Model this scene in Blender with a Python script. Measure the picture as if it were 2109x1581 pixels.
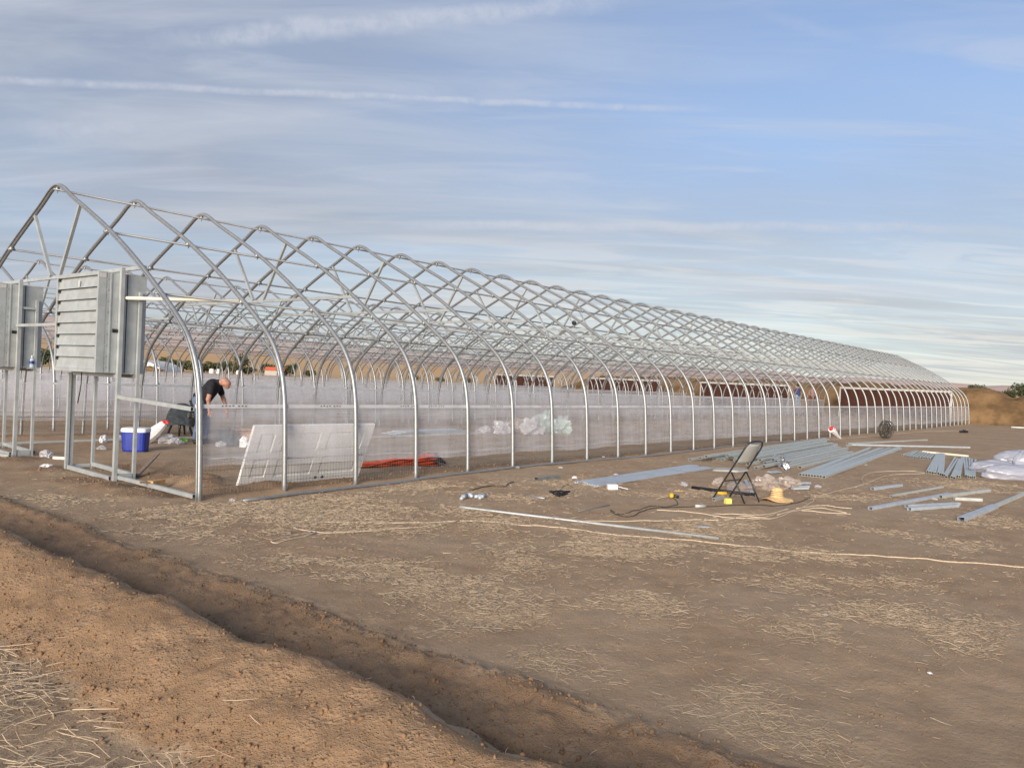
import bpy, bmesh, math, random
import numpy as np
from mathutils import Vector, Matrix, noise as mnoise

random.seed(7); RNG = np.random.default_rng(7)
for o in list(bpy.data.objects): bpy.data.objects.remove(o)
SC = bpy.context.scene
COL = SC.collection
R = math.radians

# ------------------------------------------------------------------ camera
# World frame: x runs along the greenhouses, y across them, origin at the foot of the nearest corner post.
cam_d = bpy.data.cameras.new('camera'); cam = bpy.data.objects.new('camera', cam_d); COL.objects.link(cam)
cam_d.sensor_width = 36.0; cam_d.lens = 36.0 * 1631.6 / 2109.0
cam_d.clip_start = 0.05; cam_d.clip_end = 20000.0
TH, PIT, ROL = 0.6794, -0.00534, 0.04286
Fh = Vector((math.cos(TH), math.sin(TH), 0)); Rt = Vector((math.sin(TH), -math.cos(TH), 0)); UpW = Vector((0, 0, 1))
Fw = Fh * math.cos(PIT) + UpW * math.sin(PIT); Up = UpW * math.cos(PIT) - Fh * math.sin(PIT)
R2 = Rt * math.cos(ROL) + Up * math.sin(ROL); U2 = Up * math.cos(ROL) - Rt * math.sin(ROL)
M = Matrix(((R2.x, U2.x, -Fw.x, -5.16), (R2.y, U2.y, -Fw.y, -8.988), (R2.z, U2.z, -Fw.z, 1.624), (0, 0, 0, 1)))
cam.matrix_world = M
SC.camera = cam

# ------------------------------------------------------------------ light: low soft sun behind the camera, thin cirrus sky
SUN_AZ = R(202)      # direction the light comes from, measured from +x towards +y
SUN_EL = R(14)
SC.view_settings.view_transform = 'Standard'; SC.view_settings.look = 'None'
SC.view_settings.gamma = 1.0; SC.view_settings.use_curve_mapping = False
SC.view_settings.exposure = 1.24
sd = bpy.data.lights.new('sun', 'SUN'); sd.energy = 2.6; sd.angle = R(30); sd.color = (1.0, 0.88, 0.75)
sun = bpy.data.objects.new('sun', sd); COL.objects.link(sun)
sv = Vector((math.cos(SUN_AZ) * math.cos(SUN_EL), math.sin(SUN_AZ) * math.cos(SUN_EL), math.sin(SUN_EL)))
sun.rotation_euler = sv.to_track_quat('Z', 'Y').to_euler()

W = bpy.data.worlds.new('World'); SC.world = W; W.use_nodes = True
nt = W.node_tree; nt.nodes.clear()
class NG:
    """tiny helper round a node tree"""
    def __init__(s, t): s.t = t
    def n(s, typ, **kw):
        nd = s.t.nodes.new(typ)
        for k, v in kw.items():
            if k.startswith('i_'):
                key = k[2:]; key = int(key) if key.isdigit() else key.replace('_', ' ')
                if isinstance(v, bpy.types.NodeSocket): s.t.links.new(v, nd.inputs[key])
                else: nd.inputs[key].default_value = v
            else: setattr(nd, k, v)
        return nd
    def math(s, op, a, b=0.0, c=None, clamp=False):
        nd = s.t.nodes.new('ShaderNodeMath'); nd.operation = op; nd.use_clamp = clamp
        for i, v in enumerate((a, b) if c is None else (a, b, c)):
            if isinstance(v, bpy.types.NodeSocket): s.t.links.new(v, nd.inputs[i])
            else: nd.inputs[i].default_value = v
        return nd.outputs[0]
    def vmath(s, op, a, b=None):
        nd = s.t.nodes.new('ShaderNodeVectorMath'); nd.operation = op
        for i, v in enumerate((a, b)):
            if v is None: continue
            if isinstance(v, bpy.types.NodeSocket): s.t.links.new(v, nd.inputs[i])
            else: nd.inputs[i].default_value = v
        return nd
    def ramp(s, x, lo, hi):
        nd = s.t.nodes.new('ShaderNodeMapRange'); nd.interpolation_type = 'SMOOTHSTEP'
        s.t.links.new(x, nd.inputs[0]); nd.inputs[1].default_value = lo; nd.inputs[2].default_value = hi
        return nd.outputs[0]
    def mix(s, f, a, b, typ='MIX'):
        nd = s.t.nodes.new('ShaderNodeMix'); nd.data_type = 'RGBA'; nd.blend_type = typ
        for i, v in ((0, f), (6, a), (7, b)):
            if isinstance(v, bpy.types.NodeSocket): s.t.links.new(v, nd.inputs[i])
            else: nd.inputs[i].default_value = (v if i == 0 else (*v, 1) if len(v) == 3 else v)
        return nd.outputs[2]
    def noise(s, vec, scale, detail=4, rough=0.55, dist=0.0):
        nd = s.n('ShaderNodeTexNoise'); nd.inputs['Scale'].default_value = scale; nd.inputs['Detail'].default_value = detail
        nd.inputs['Roughness'].default_value = rough; nd.inputs['Distortion'].default_value = dist
        if vec is not None: s.t.links.new(vec, nd.inputs['Vector'])
        return nd.outputs[0]
g = NG(nt)
out = g.n('ShaderNodeOutputWorld'); bg = g.n('ShaderNodeBackground')
nt.links.new(bg.outputs[0], out.inputs[0])
sky = g.n('ShaderNodeTexSky', sky_type='NISHITA', sun_disc=False, sun_elevation=SUN_EL, sun_rotation=R(90) - SUN_AZ,
          altitude=600.0, air_density=1.0, dust_density=1.2, ozone_density=1.6)
tc = g.n('ShaderNodeTexCoord')
dirv = tc.outputs['Generated']
sep = g.n('ShaderNodeSeparateXYZ'); nt.links.new(dirv, sep.inputs[0])
zc = g.math('MAXIMUM', sep.outputs[2], 0.0)
den = g.math('ADD', zc, 0.10)
# cirrus sheet: directions projected on a high level plane, stretched along the wind
px = g.math('DIVIDE', g.math('ADD', g.math('MULTIPLY', sep.outputs[0], 0.63), g.math('MULTIPLY', sep.outputs[1], -0.78)), den)
py = g.math('DIVIDE', g.math('ADD', g.math('MULTIPLY', sep.outputs[0], 0.78), g.math('MULTIPLY', sep.outputs[1], 0.63)), den)
comb = g.n('ShaderNodeCombineXYZ'); nt.links.new(g.math('MULTIPLY', px, 0.55), comb.inputs[0]); nt.links.new(py, comb.inputs[1])
comb2 = g.n('ShaderNodeCombineXYZ'); nt.links.new(g.math('ADD', g.math('MULTIPLY', px, 0.28), g.math('MULTIPLY', py, 0.06)), comb2.inputs[0]); nt.links.new(py, comb2.inputs[1]); comb2.inputs[2].default_value = 4.3
n1 = g.noise(comb.outputs[0], 0.62, 4, 0.50, 0.7)
n2 = g.noise(comb2.outputs[0], 1.9, 6, 0.58, 0.9)
sheet = g.ramp(g.math('ADD', g.math('MULTIPLY', n1, 0.55), g.math('MULTIPLY', n2, 0.45)), 0.36, 0.64)
# the sheet thins out high up on the right of the view
side = g.vmath('DOT_PRODUCT', dirv, (0.63, -0.78, 0.0)).outputs['Value']
clear = g.math('MULTIPLY', g.ramp(side, -0.45, 0.35), g.ramp(sep.outputs[2], 0.16, 0.36))
cover = g.math('SUBTRACT', g.math('ADD', 0.70, g.math('MULTIPLY', sheet, 0.30)), g.math('MULTIPLY', clear, 0.52), clamp=True)
# fine bright streaks
comb3 = g.n('ShaderNodeCombineXYZ'); nt.links.new(g.math('MULTIPLY', px, 0.22), comb3.inputs[0]); nt.links.new(g.math('ADD', py, g.math('MULTIPLY', px, 0.05)), comb3.inputs[1]); comb3.inputs[2].default_value = 9.1
n3 = g.noise(comb3.outputs[0], 3.4, 5, 0.6, 1.2)
streak = g.math('MULTIPLY', g.ramp(n3, 0.50, 0.74), 0.36)
# vapour trails along great circles of the sky
wob = g.noise(dirv, 10.0, 4, 0.6, 0.6); puff = g.math('ADD', g.math('MULTIPLY', g.ramp(g.noise(dirv, 40.0, 4, 0.7, 0.4), 0.30, 0.66), 0.6), 0.4)
def trail(nrm, along, a0, a1, width, seed, amt):
    d = g.vmath('DOT_PRODUCT', dirv, nrm).outputs['Value']
    al = g.vmath('DOT_PRODUCT', dirv, along).outputs['Value']
    d2 = g.math('ABSOLUTE', g.math('ADD', d, g.math('MULTIPLY', g.math('SUBTRACT', wob, 0.5), width * 1.6)))
    body = g.ramp(d2, width, width * 0.1)
    ends = g.math('MULTIPLY', g.ramp(al, a0, a0 + 0.16), g.ramp(al, a1, a1 - 0.16))
    return g.math('MULTIPLY', g.math('MULTIPLY', body, puff), g.math('MULTIPLY', ends, amt))
def cross(a, b):
    v = Vector(a).cross(Vector(b)); v.normalize(); return tuple(v)
TR = [((0.384, 0.8601, 0.336), (0.7806, 0.4482, 0.4356), 0.017, 1.0, 0.62), ((0.1435, 0.958, 0.2484), (0.8619, 0.3925, 0.3211), 0.006, 5.0, 0.62),
      ((0.8266, 0.3706, 0.4235), (0.8957, 0.2451, 0.371), 0.009, 9.0, 0.35), ((0.9006, 0.2951, 0.3192), (0.9228, 0.2296, 0.3095), 0.004, 3.0, 0.4),
      ((0.2575, 0.9392, 0.2272), (0.4698, 0.8411, 0.2681), 0.014, 12.0, 0.45), ((0.6371, 0.7491, 0.1816), (0.9772, 0.1104, 0.1811), 0.008, 2.0, 0.6),
      ((0.8544, 0.5066, 0.1157), (0.9908, 0.0709, 0.1152), 0.012, 7.0, 0.5)]
trails = None
for a, b, wd, sdv, amt in TR:
    nrm = cross(a, b)
    dv = Vector(b) - Vector(a); dv.normalize()
    a0 = Vector(a).dot(dv) - 0.02; a1 = Vector(b).dot(dv) + 0.02
    t_ = trail(nrm, tuple(dv), a0, a1, wd, sdv, amt)
    trails = t_ if trails is None else g.math('MAXIMUM', trails, t_)
SKYS = 0.079
base = g.mix(1.0, sky.outputs[0], (1.02, 1.0, 1.10), 'MULTIPLY')
haze_lo = g.ramp(sep.outputs[2], 0.26, 0.03)
cloudc = g.mix(g.ramp(n2, 0.32, 0.68), (1.88, 2.06, 2.48), (2.68, 2.92, 3.38))
lowc = g.mix(g.ramp(n3, 0.42, 0.62), (3.05, 3.26, 3.38), (4.35, 4.25, 3.90))
cloudc = g.mix(g.math('MULTIPLY', haze_lo, g.ramp(side, -0.75, 0.25)), cloudc, lowc)
col = g.mix(cover, base, cloudc)
col = g.mix(g.math('MAXIMUM', trails, streak), col, (3.35, 3.55, 4.05))
nt.links.new(col, bg.inputs[0]); bg.inputs[1].default_value = SKYS
SC.cycles.transparent_max_bounces = 24; SC.cycles.max_bounces = 5; SC.cycles.diffuse_bounces = 3; SC.cycles.glossy_bounces = 3

# ------------------------------------------------------------------ small tools
def H2(ix, iy, seed):
    h = (ix.astype(np.int64) * 374761393 + iy.astype(np.int64) * 668265263 + seed * 974711) & 0xffffffff
    h = ((h ^ (h >> 13)) * 1274126177) & 0xffffffff
    return ((h ^ (h >> 16)) & 0xffff) / 65535.0
def vn(x, y, seed=0):
    x = np.asarray(x, float); y = np.asarray(y, float)
    ix = np.floor(x); iy = np.floor(y); fx = x - ix; fy = y - iy
    fx = fx * fx * (3 - 2 * fx); fy = fy * fy * (3 - 2 * fy)
    a = H2(ix, iy, seed); b = H2(ix + 1, iy, seed); c = H2(ix, iy + 1, seed); d = H2(ix + 1, iy + 1, seed)
    return (a * (1 - fx) + b * fx) * (1 - fy) + (c * (1 - fx) + d * fx) * fy
def fbm(x, y, seed=0, octv=4, gain=0.5):
    s = 0; a = 1; t = 0
    for i in range(octv):
        s = s + a * (vn(np.asarray(x) * 2 ** i + 17.3 * i, np.asarray(y) * 2 ** i - 9.1 * i, seed + i) - 0.5); t += a; a *= gain
    return 2 * s / t        # about -1..1
def sst(x, a, b):
    t = np.clip((np.asarray(x, float) - a) / (b - a), 0, 1); return t * t * (3 - 2 * t)

BX = [-3.72, -3.50, -3.42, -3.31, -3.12, -2.95, -2.84, -2.78, -2.70, -2.62, -2.55, -2.49, -2.44, -2.38, -2.20, -2.06, -1.97, -1.91, -1.82, -1.74, -1.62]
BZ = [0.0, 0.008, 0.035, 0.085, 0.165, 0.215, 0.234, 0.228, 0.195, 0.14, 0.06, -0.02, -0.065, -0.06, -0.02, 0.005, 0.02, 0.045, 0.04, 0.012, 0.0]
HUMPS = [(-0.42, 1.55, 0.07, 0.32), (-0.45, 2.3, 0.05, 0.35), (-0.30, 0.85, 0.05, 0.3), (0.75, 1.35, 0.16, 0.34), (0.55, 0.75, 0.10, 0.28), (0.55, 2.1, 0.07, 0.3),
         (0.15, 1.5, -0.07, 0.25), (0.05, 0.55, -0.05, 0.22), (-0.30, 3.7, 0.06, 0.35), (-0.25, 5.2, 0.05, 0.4), (0.6, 3.3, 0.06, 0.3), (1.2, 0.45, 0.06, 0.3), (4.4, 0.8, 0.05, 0.5)]
def terrain(x, y):
    """ground height; returns z, fresh-soil mask, dug-soil mask"""
    x = np.asarray(x, float); y = np.asarray(y, float)
    near = 1 - sst(np.hypot(x - 5, y), 40, 90)
    z = near * (0.030 * fbm(x * 0.35, y * 0.35, 3, 3) + 0.012 * fbm(x * 2.2, y * 2.2, 11, 3) + 0.008 * fbm(x * 7, y * 7, 13, 2))
    wob = 0.05 * fbm(y * 0.9, y * 0 + 3.1, 21, 3)
    xx = x - wob - 0.05 * fbm(x * 2.5, y * 2.5, 23, 2)
    hgt = np.interp(xx, BX, BZ)
    amp = np.where(hgt > 0, np.where(xx < -2.3, 1.0 + 0.42 * fbm(y * 1.15, y * 0, 31, 2) + 0.10 * fbm(y * 4.5, y * 0, 33, 2), 1.0 + 0.6 * fbm(y * 2.0, x * 2, 35, 2)), 1.0 + 0.25 * fbm(y * 1.5, x * 1.5, 37, 2))
    hgt = hgt - 0.30 * np.exp(-((xx + 2.365 + 0.03 * fbm(y * 3, y * 0, 39, 2)) / 0.042) ** 2) * np.clip(0.6 + 1.2 * fbm(y * 1.7, x * 2, 38, 2), 0, 1)
    bm_ = sst(xx, -3.7, -3.4) * (1 - sst(xx, -1.8, -1.6))
    z = z + hgt * amp + bm_ * (0.017 * fbm(x * 4, y * 4, 41, 3) + (0.014 + 0.014 * sst(xx, -2.6, -2.45)) * fbm(x * 15, y * 15, 43, 3))
    fresh = np.clip(sst(xx + 0.10 * fbm(x * 6, y * 6, 51, 3), -3.52, -3.38) * (1 - sst(xx + 0.10 * fbm(x * 5, y * 5, 53, 3), -2.02, -1.8)), 0, 1)
    fresh = fresh * (1 - 0.8 * sst(xx + 0.03 * fbm(x * 7, y * 7, 55, 2), -2.79, -2.73) * (1 - sst(xx, -2.52, -2.44)))
    fresh = fresh * (1 - 0.75 * sst(xx, -2.56, -2.46))
    dug = sst(xx + 0.04 * fbm(x * 6, y * 6, 57, 2), -2.56, -2.46) * (1 - sst(xx + 0.12 * fbm(x * 4, y * 4, 58, 2), -1.95, -1.7)) * (x < -1.0)
    for hx, hy, hh, hr in HUMPS:
        k = np.exp(-((x - hx) ** 2 + (y - hy) ** 2) / (hr * hr))
        z = z + hh * k * (1 + 0.5 * fbm(x * 4, y * 4, 61, 3)); dug = np.maximum(dug, np.clip(k * 1.5, 0, 1))
    # spoil left along the posts of the near wall
    for wy in (0.30, 8.85):
        k = np.exp(-((y - wy) / 0.26) ** 2) * sst(x, -0.3, 0.3) * (1 - sst(x, 52, 54))
        z = z + k * (0.055 + 0.04 * fbm(x * 1.3, y * 3, 71, 3)); dug = np.maximum(dug, k)
    ins = sst(x, -0.5, 0.6) * (1 - sst(x, 52, 54)) * sst(y, 0.0, 0.3) * (1 - sst(y, 42, 44))
    dug = np.maximum(dug, 0.45 * ins * np.clip(0.6 + fbm(x * 0.7, y * 0.7, 77, 3), 0, 1))
    return z, fresh, dug
def hz(x, y): return float(terrain(np.array([x]), np.array([y]))[0][0])

class MB:
    """collects shapes, then links them as ONE mesh object"""
    def __init__(s): s.v = []; s.f = []; s.m = []; s.mi = 0
    def add(s, vs, fs):
        b = len(s.v); s.v += [tuple(p) for p in vs]
        for f in fs: s.f.append(tuple(b + i for i in f)); s.m.append(s.mi)
    def box(s, c, size, rot=None):
        hx, hy, hz_ = size[0] / 2, size[1] / 2, size[2] / 2
        vs = [Vector((x, y, z)) for x in (-hx, hx) for y in (-hy, hy) for z in (-hz_, hz_)]
        if rot is not None: vs = [rot @ p for p in vs]
        c = Vector(c); s.add([p + c for p in vs], [(0, 1, 3, 2), (4, 6, 7, 5), (0, 4, 5, 1), (2, 3, 7, 6), (0, 2, 6, 4), (1, 5, 7, 3)])
    def bar(s, a, b, w, h, up=(0, 0, 1)):
        """solid rectangular bar from a to b"""
        a = Vector(a); b = Vector(b); d = (b - a); L = d.length; d.normalize(); u = Vector(up)
        sx = d.cross(u)
        if sx.length < 1e-4: sx = d.cross(Vector((1, 0, 0)))
        sx.normalize(); u = sx.cross(d)
        rot = Matrix((d, sx, u)).transposed()
        s.box((a + b) / 2, (L, w, h), rot)
    def rtube(s, a, b, w, h, t=0.003, up=(0, 0, 1)):
        """hollow rectangular tube, open at both ends"""
        a = Vector(a); b = Vector(b); d = (b - a).normalized(); u = Vector(up); sx = d.cross(u)
        if sx.length < 1e-4: sx = d.cross(Vector((1, 0, 0)))
        sx.normalize(); u = sx.cross(d)
        vs = []
        for p in (a, b):
            for (ww, hh) in ((w / 2, h / 2), (w / 2 - t, h / 2 - t)):
                for sx_, su in ((-1, -1), (1, -1), (1, 1), (-1, 1)): vs.append(p + sx * (sx_ * ww) + u * (su * hh))
        fs = []
        for i in range(4):
            j = (i + 1) % 4
            fs += [(i, j, 8 + j, 8 + i), (4 + j, 4 + i, 12 + i, 12 + j), (j, i, 4 + i, 4 + j), (8 + i, 8 + j, 12 + j, 12 + i)]
        s.add(vs, fs)
    def tube(s, pts, r, n=8, cap=True):
        """tube along a polyline; r a number or a list"""
        pts = [Vector(p) for p in pts]; N = len(pts); rr = r if isinstance(r, (list, tuple)) else [r] * N
        vs = []; fs = []; ref = None
        for i, p in enumerate(pts):
            d = (pts[min(i + 1, N - 1)] - pts[max(i - 1, 0)])
            if d.length < 1e-9: d = Vector((0, 0, 1))
            d.normalize()
            if ref is None:
                ref = d.cross(Vector((0, 0, 1)))
                if ref.length < 0.05: ref = d.cross(Vector((0, 1, 0)))
            ref = ref - d * ref.dot(d)
            if ref.length < 1e-6: ref = d.orthogonal()
            ref.normalize(); bi = d.cross(ref)
            for k in range(n):
                a = 2 * math.pi * k / n; vs.append(p + ref * (math.cos(a) * rr[i]) + bi * (math.sin(a) * rr[i]))
        for i in range(N - 1):
            for k in range(n):
                k2 = (k + 1) % n; fs.append((i * n + k, i * n + k2, (i + 1) * n + k2, (i + 1) * n + k))
        if cap: fs.append(tuple(range(n - 1, -1, -1))); fs.append(tuple((N - 1) * n + k for k in range(n)))
        s.add(vs, fs)
    def lathe(s, prof, n=24, c=(0, 0, 0), fn=None):
        vs = []; fs = []; N = len(prof)
        for i, (r, z) in enumerate(prof):
            for k in range(n):
                a = 2 * math.pi * k / n
                p = Vector((r * math.cos(a), r * math.sin(a), z))
                if fn: p = fn(p, a, i)
                vs.append(p + Vector(c))
        for i in range(N - 1):
            for k in range(n):
                k2 = (k + 1) % n; fs.append((i * n + k, i * n + k2, (i + 1) * n + k2, (i + 1) * n + k))
        s.add(vs, fs)
    def data(s, name, mats, smooth=False):
        me = bpy.data.meshes.new(name); me.from_pydata(s.v, [], s.f)
        for m in (mats if isinstance(mats, (list, tuple)) else [mats]): me.materials.append(m)
        if any(s.m): me.polygons.foreach_set('material_index', s.m)
        if smooth: me.polygons.foreach_set('use_smooth', [True] * len(me.polygons))
        me.update(); return me
    def build(s, name, mats, parent=None, smooth=False, loc=None, rot=None):
        return link(name, s.data(name, mats, smooth), parent, loc, rot)
def link(name, me, parent=None, loc=None, rot=None):
    o = bpy.data.objects.new(name, me); COL.objects.link(o)
    if parent is not None: o.parent = parent
    if loc is not None: o.location = loc
    if rot is not None: o.rotation_euler = rot
    return o
def empty(name, loc=(0, 0, 0), rz=0.0):
    o = bpy.data.objects.new(name, None); COL.objects.link(o); o.location = loc; o.rotation_euler = (0, 0, rz); o.empty_display_size = 0.2
    return o
def tag(o, label=None, cat=None, group=None, kind=None):
    if label: o['label'] = label
    if cat: o['category'] = cat
    if group: o['group'] = group
    if kind: o['kind'] = kind
    return o
def spline(pts, k=6):
    """Catmull-Rom through the points"""
    P = [np.array(p, float) for p in pts]; P = [2 * P[0] - P[1]] + P + [2 * P[-1] - P[-2]]; o = []
    for i in range(1, len(P) - 2):
        for j in range(k):
            t = j / k; a, b, c, d = P[i - 1:i + 3]
            o.append(0.5 * (2 * b + (c - a) * t + (2 * a - 5 * b + 4 * c - d) * t * t + (3 * b - a - 3 * c + d) * t ** 3))
    o.append(P[-2]); return o
def lay(pts2, lift=0.0, k=6, wig=0.0, seed=0):
    """a curve draped on the ground through the given plan points"""
    o = []
    for i, q in enumerate(spline(pts2, k)):
        x = q[0] + wig * mnoise.noise((i * 0.31, seed, 0)); y = q[1] + wig * mnoise.noise((i * 0.31, seed, 7))
        o.append((x, y, hz(x, y) + lift))
    return o

# ------------------------------------------------------------------ materials
def mat(name, col, rough=0.6, metal=0.0, var=0.0, vscale=6.0, bump=0.0, bscale=40.0, col2=None, spec=0.5):
    m = bpy.data.materials.new(name); m.use_nodes = True; t = m.node_tree; b = t.nodes['Principled BSDF']; q = NG(t)
    b.inputs['Roughness'].default_value = rough; b.inputs['Metallic'].default_value = metal; b.inputs['Specular IOR Level'].default_value = spec
    tcn = q.n('ShaderNodeTexCoord')
    if var or col2:
        nz = q.noise(tcn.outputs['Object'], vscale, 5, 0.6)
        c2 = col2 if col2 else tuple(max(0, c * (1 - var)) for c in col)
        c1 = col if col2 else tuple(min(1, c * (1 + var)) for c in col)
        t.links.new(q.mix(q.ramp(nz, 0.3, 0.7), c2, c1), b.inputs['Base Color'])
    else: b.inputs['Base Color'].default_value = (*col, 1)
    if bump:
        bn = q.n('ShaderNodeBump'); bn.inputs['Strength'].default_value = bump; bn.inputs['Distance'].default_value = 0.01
        t.links.new(q.noise(tcn.outputs['Object'], bscale, 5, 0.6), bn.inputs['Height']); t.links.new(bn.outputs[0], b.inputs['Normal'])
    return m
MT = {}
def steel(name, col, rough, metal, vs):
    """galvanised steel: spangle, streaks and varying gloss"""
    m = bpy.data.materials.new(name); m.use_nodes = True; t = m.node_tree; b = t.nodes['Principled BSDF']; q = NG(t)
    tcn = q.n('ShaderNodeTexCoord'); geo = q.n('ShaderNodeNewGeometry')
    nz = q.noise(geo.outputs['Position'], vs, 3, 0.6); nb = q.noise(geo.outputs['Position'], 1.3, 2, 0.5)
    c = q.mix(q.ramp(nz, 0.3, 0.72), tuple(x * 0.88 for x in col), tuple(min(1, x * 1.06) for x in col))
    c = q.mix(q.math('MULTIPLY', q.ramp(nb, 0.5, 0.8), 0.22), c, (0.30, 0.27, 0.23))
    t.links.new(c, b.inputs['Base Color']); b.inputs['Metallic'].default_value = metal
    t.links.new(q.math('ADD', q.math('MULTIPLY', nz, 0.16), rough - 0.08), b.inputs['Roughness'])
    return m
MT['steel'] = steel('galvanised_steel', (0.315, 0.33, 0.335), 0.44, 0.6, 16.0)
MT['steel_flat'] = steel('galvanised_sheet', (0.43, 0.46, 0.46), 0.50, 0.38, 7.0)
MT['steel_blue'] = steel('fresh_zinc_strip', (0.46, 0.51, 0.56), 0.48, 0.3, 12.0)
MT['purlin'] = steel('shaded_pipe', (0.24, 0.25, 0.26), 0.55, 0.5, 10.0)  # shade on the purlins' undersides put into a darker steel colour
MT['rail'] = steel('film_wrapped_rail', (0.62, 0.63, 0.65), 0.45, 0.15, 9.0)
MT['tube'] = steel('zinc_tube', (0.50, 0.525, 0.495), 0.48, 0.3, 12.0)
MT['wire'] = steel('dark_wire', (0.13, 0.135, 0.13), 0.6, 0.4, 12.0)
MT['steel_dark'] = steel('dull_steel', (0.30, 0.31, 0.30), 0.5, 0.7, 12.0)
MT['foil'] = mat('shiny_foil', (0.75, 0.78, 0.8), 0.2, 0.95, 0.1)
MT['black'] = mat('black_plastic', (0.014, 0.014, 0.015), 0.45, 0, 0.3, 20)
MT['black_metal'] = mat('black_powder_coat', (0.02, 0.02, 0.022), 0.4, 0, 0.25, 14)
MT['dark_cloth'] = mat('dark_cloth', (0.05, 0.06, 0.07), 0.9, 0, 0.4, 12, 0.4, 60)
MT['white_door'] = mat('white_door_paint', (0.74, 0.74, 0.73), 0.45, 0, 0.05, 4)
MT['white_plastic'] = mat('white_plastic', (0.72, 0.73, 0.74), 0.35, 0, 0.06, 5)
MT['white_frame'] = mat('white_vinyl', (0.50, 0.50, 0.48), 0.4, 0, 0.08, 3)
MT['cooler_blue'] = mat('cooler_blue', (0.012, 0.03, 0.26), 0.35, 0, 0.12, 7)
MT['chair_grey'] = mat('chair_plastic', (0.36, 0.37, 0.35), 0.5, 0, 0.06, 9)
MT['orange'] = mat('orange_tarp', (0.62, 0.085, 0.02), 0.5, 0, 0.18, 6, 0.3, 30)
MT['red'] = mat('red_print', (0.55, 0.035, 0.03), 0.5, 0, 0.1, 9)
MT['yellow'] = mat('yellow_plastic', (0.72, 0.42, 0.02), 0.4, 0, 0.1, 20)
MT['paleyellow'] = mat('pale_yellow_card', (0.70, 0.62, 0.16), 0.6, 0, 0.1, 20)
MT['green'] = mat('green_print', (0.20, 0.42, 0.07), 0.5, 0, 0.1, 20)
MT['rope'] = mat('pale_twine', (0.52, 0.43, 0.32), 0.8, 0, 0.18, 60)
MT['cord'] = mat('dark_cord', (0.045, 0.04, 0.032), 0.6, 0, 0.2, 30)
MT['hose'] = mat('brown_hose', (0.09, 0.065, 0.05), 0.7, 0, 0.2, 20)
MT['wood'] = mat('raw_timber', (0.46, 0.28, 0.12), 0.75, 0, 0.25, 14, 0.3, 50)
MT['wood_grey'] = mat('weathered_timber', (0.28, 0.21, 0.155), 0.8, 0, 0.25, 14, 0.3, 50)
MT['pvc'] = mat('cream_pvc', (0.80, 0.74, 0.58), 0.35, 0, 0.04, 5)
MT['pad'] = mat('cooling_pad', (0.055, 0.018, 0.010), 0.95, 0, 0.35, 9, 0.8, 70)
MT['concrete'] = mat('concrete', (0.36, 0.34, 0.31), 0.85, 0, 0.15, 6, 0.3, 40)
MT['card'] = mat('pinkish_cardboard', (0.46, 0.30, 0.23), 0.8, 0, 0.12, 9)
MT['skin'] = mat('skin', (0.42, 0.22, 0.15), 0.55, 0, 0.08, 25)
MT['tee'] = mat('black_tee', (0.012, 0.012, 0.018), 0.9, 0, 0.3, 12, 0.4, 40)
MT['jeans'] = mat('blue_jeans', (0.10, 0.14, 0.22), 0.9, 0, 0.25, 14, 0.4, 60)
MT['shoe'] = mat('dark_shoe', (0.03, 0.025, 0.02), 0.7, 0, 0.2, 14)
MT['hair'] = mat('dark_hair', (0.012, 0.010, 0.009), 0.7, 0, 0.2, 30)
MT['blue_shirt'] = mat('blue_shirt', (0.035, 0.05, 0.16), 0.9, 0, 0.2, 14)
MT['pale_jeans'] = mat('pale_jeans', (0.26, 0.32, 0.40), 0.9, 0, 0.2, 14)
MT['mauve_shirt'] = mat('mauve_shirt', (0.30, 0.17, 0.17), 0.9, 0, 0.2, 14)
MT['brown_trousers'] = mat('brown_trousers', (0.11, 0.05, 0.04), 0.9, 0, 0.2, 14)
MT['roof_red'] = mat('orange_red_sheet', (0.55, 0.12, 0.05), 0.6, 0, 0.1, 1)
MT['shed_white'] = mat('white_shed_sheet', (0.70, 0.68, 0.64), 0.55, 0, 0.08, 1)
MT['trunk'] = mat('bark', (0.07, 0.05, 0.035), 0.9, 0, 0.3, 5)
MT['leaf'] = mat('dark_foliage', (0.045, 0.062, 0.026), 0.8, 0, 0.45, 0.9)
MT['leaf2'] = mat('olive_foliage', (0.085, 0.088, 0.036), 0.8, 0, 0.4, 0.9)
MT['water'] = mat('clear_bottle', (0.55, 0.68, 0.78), 0.1, 0, 0.05, 9)
MT['water'].node_tree.nodes['Principled BSDF'].inputs['Alpha'].default_value = 0.55
MT['print'] = mat('dark_print', (0.03, 0.03, 0.035), 0.7)

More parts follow.
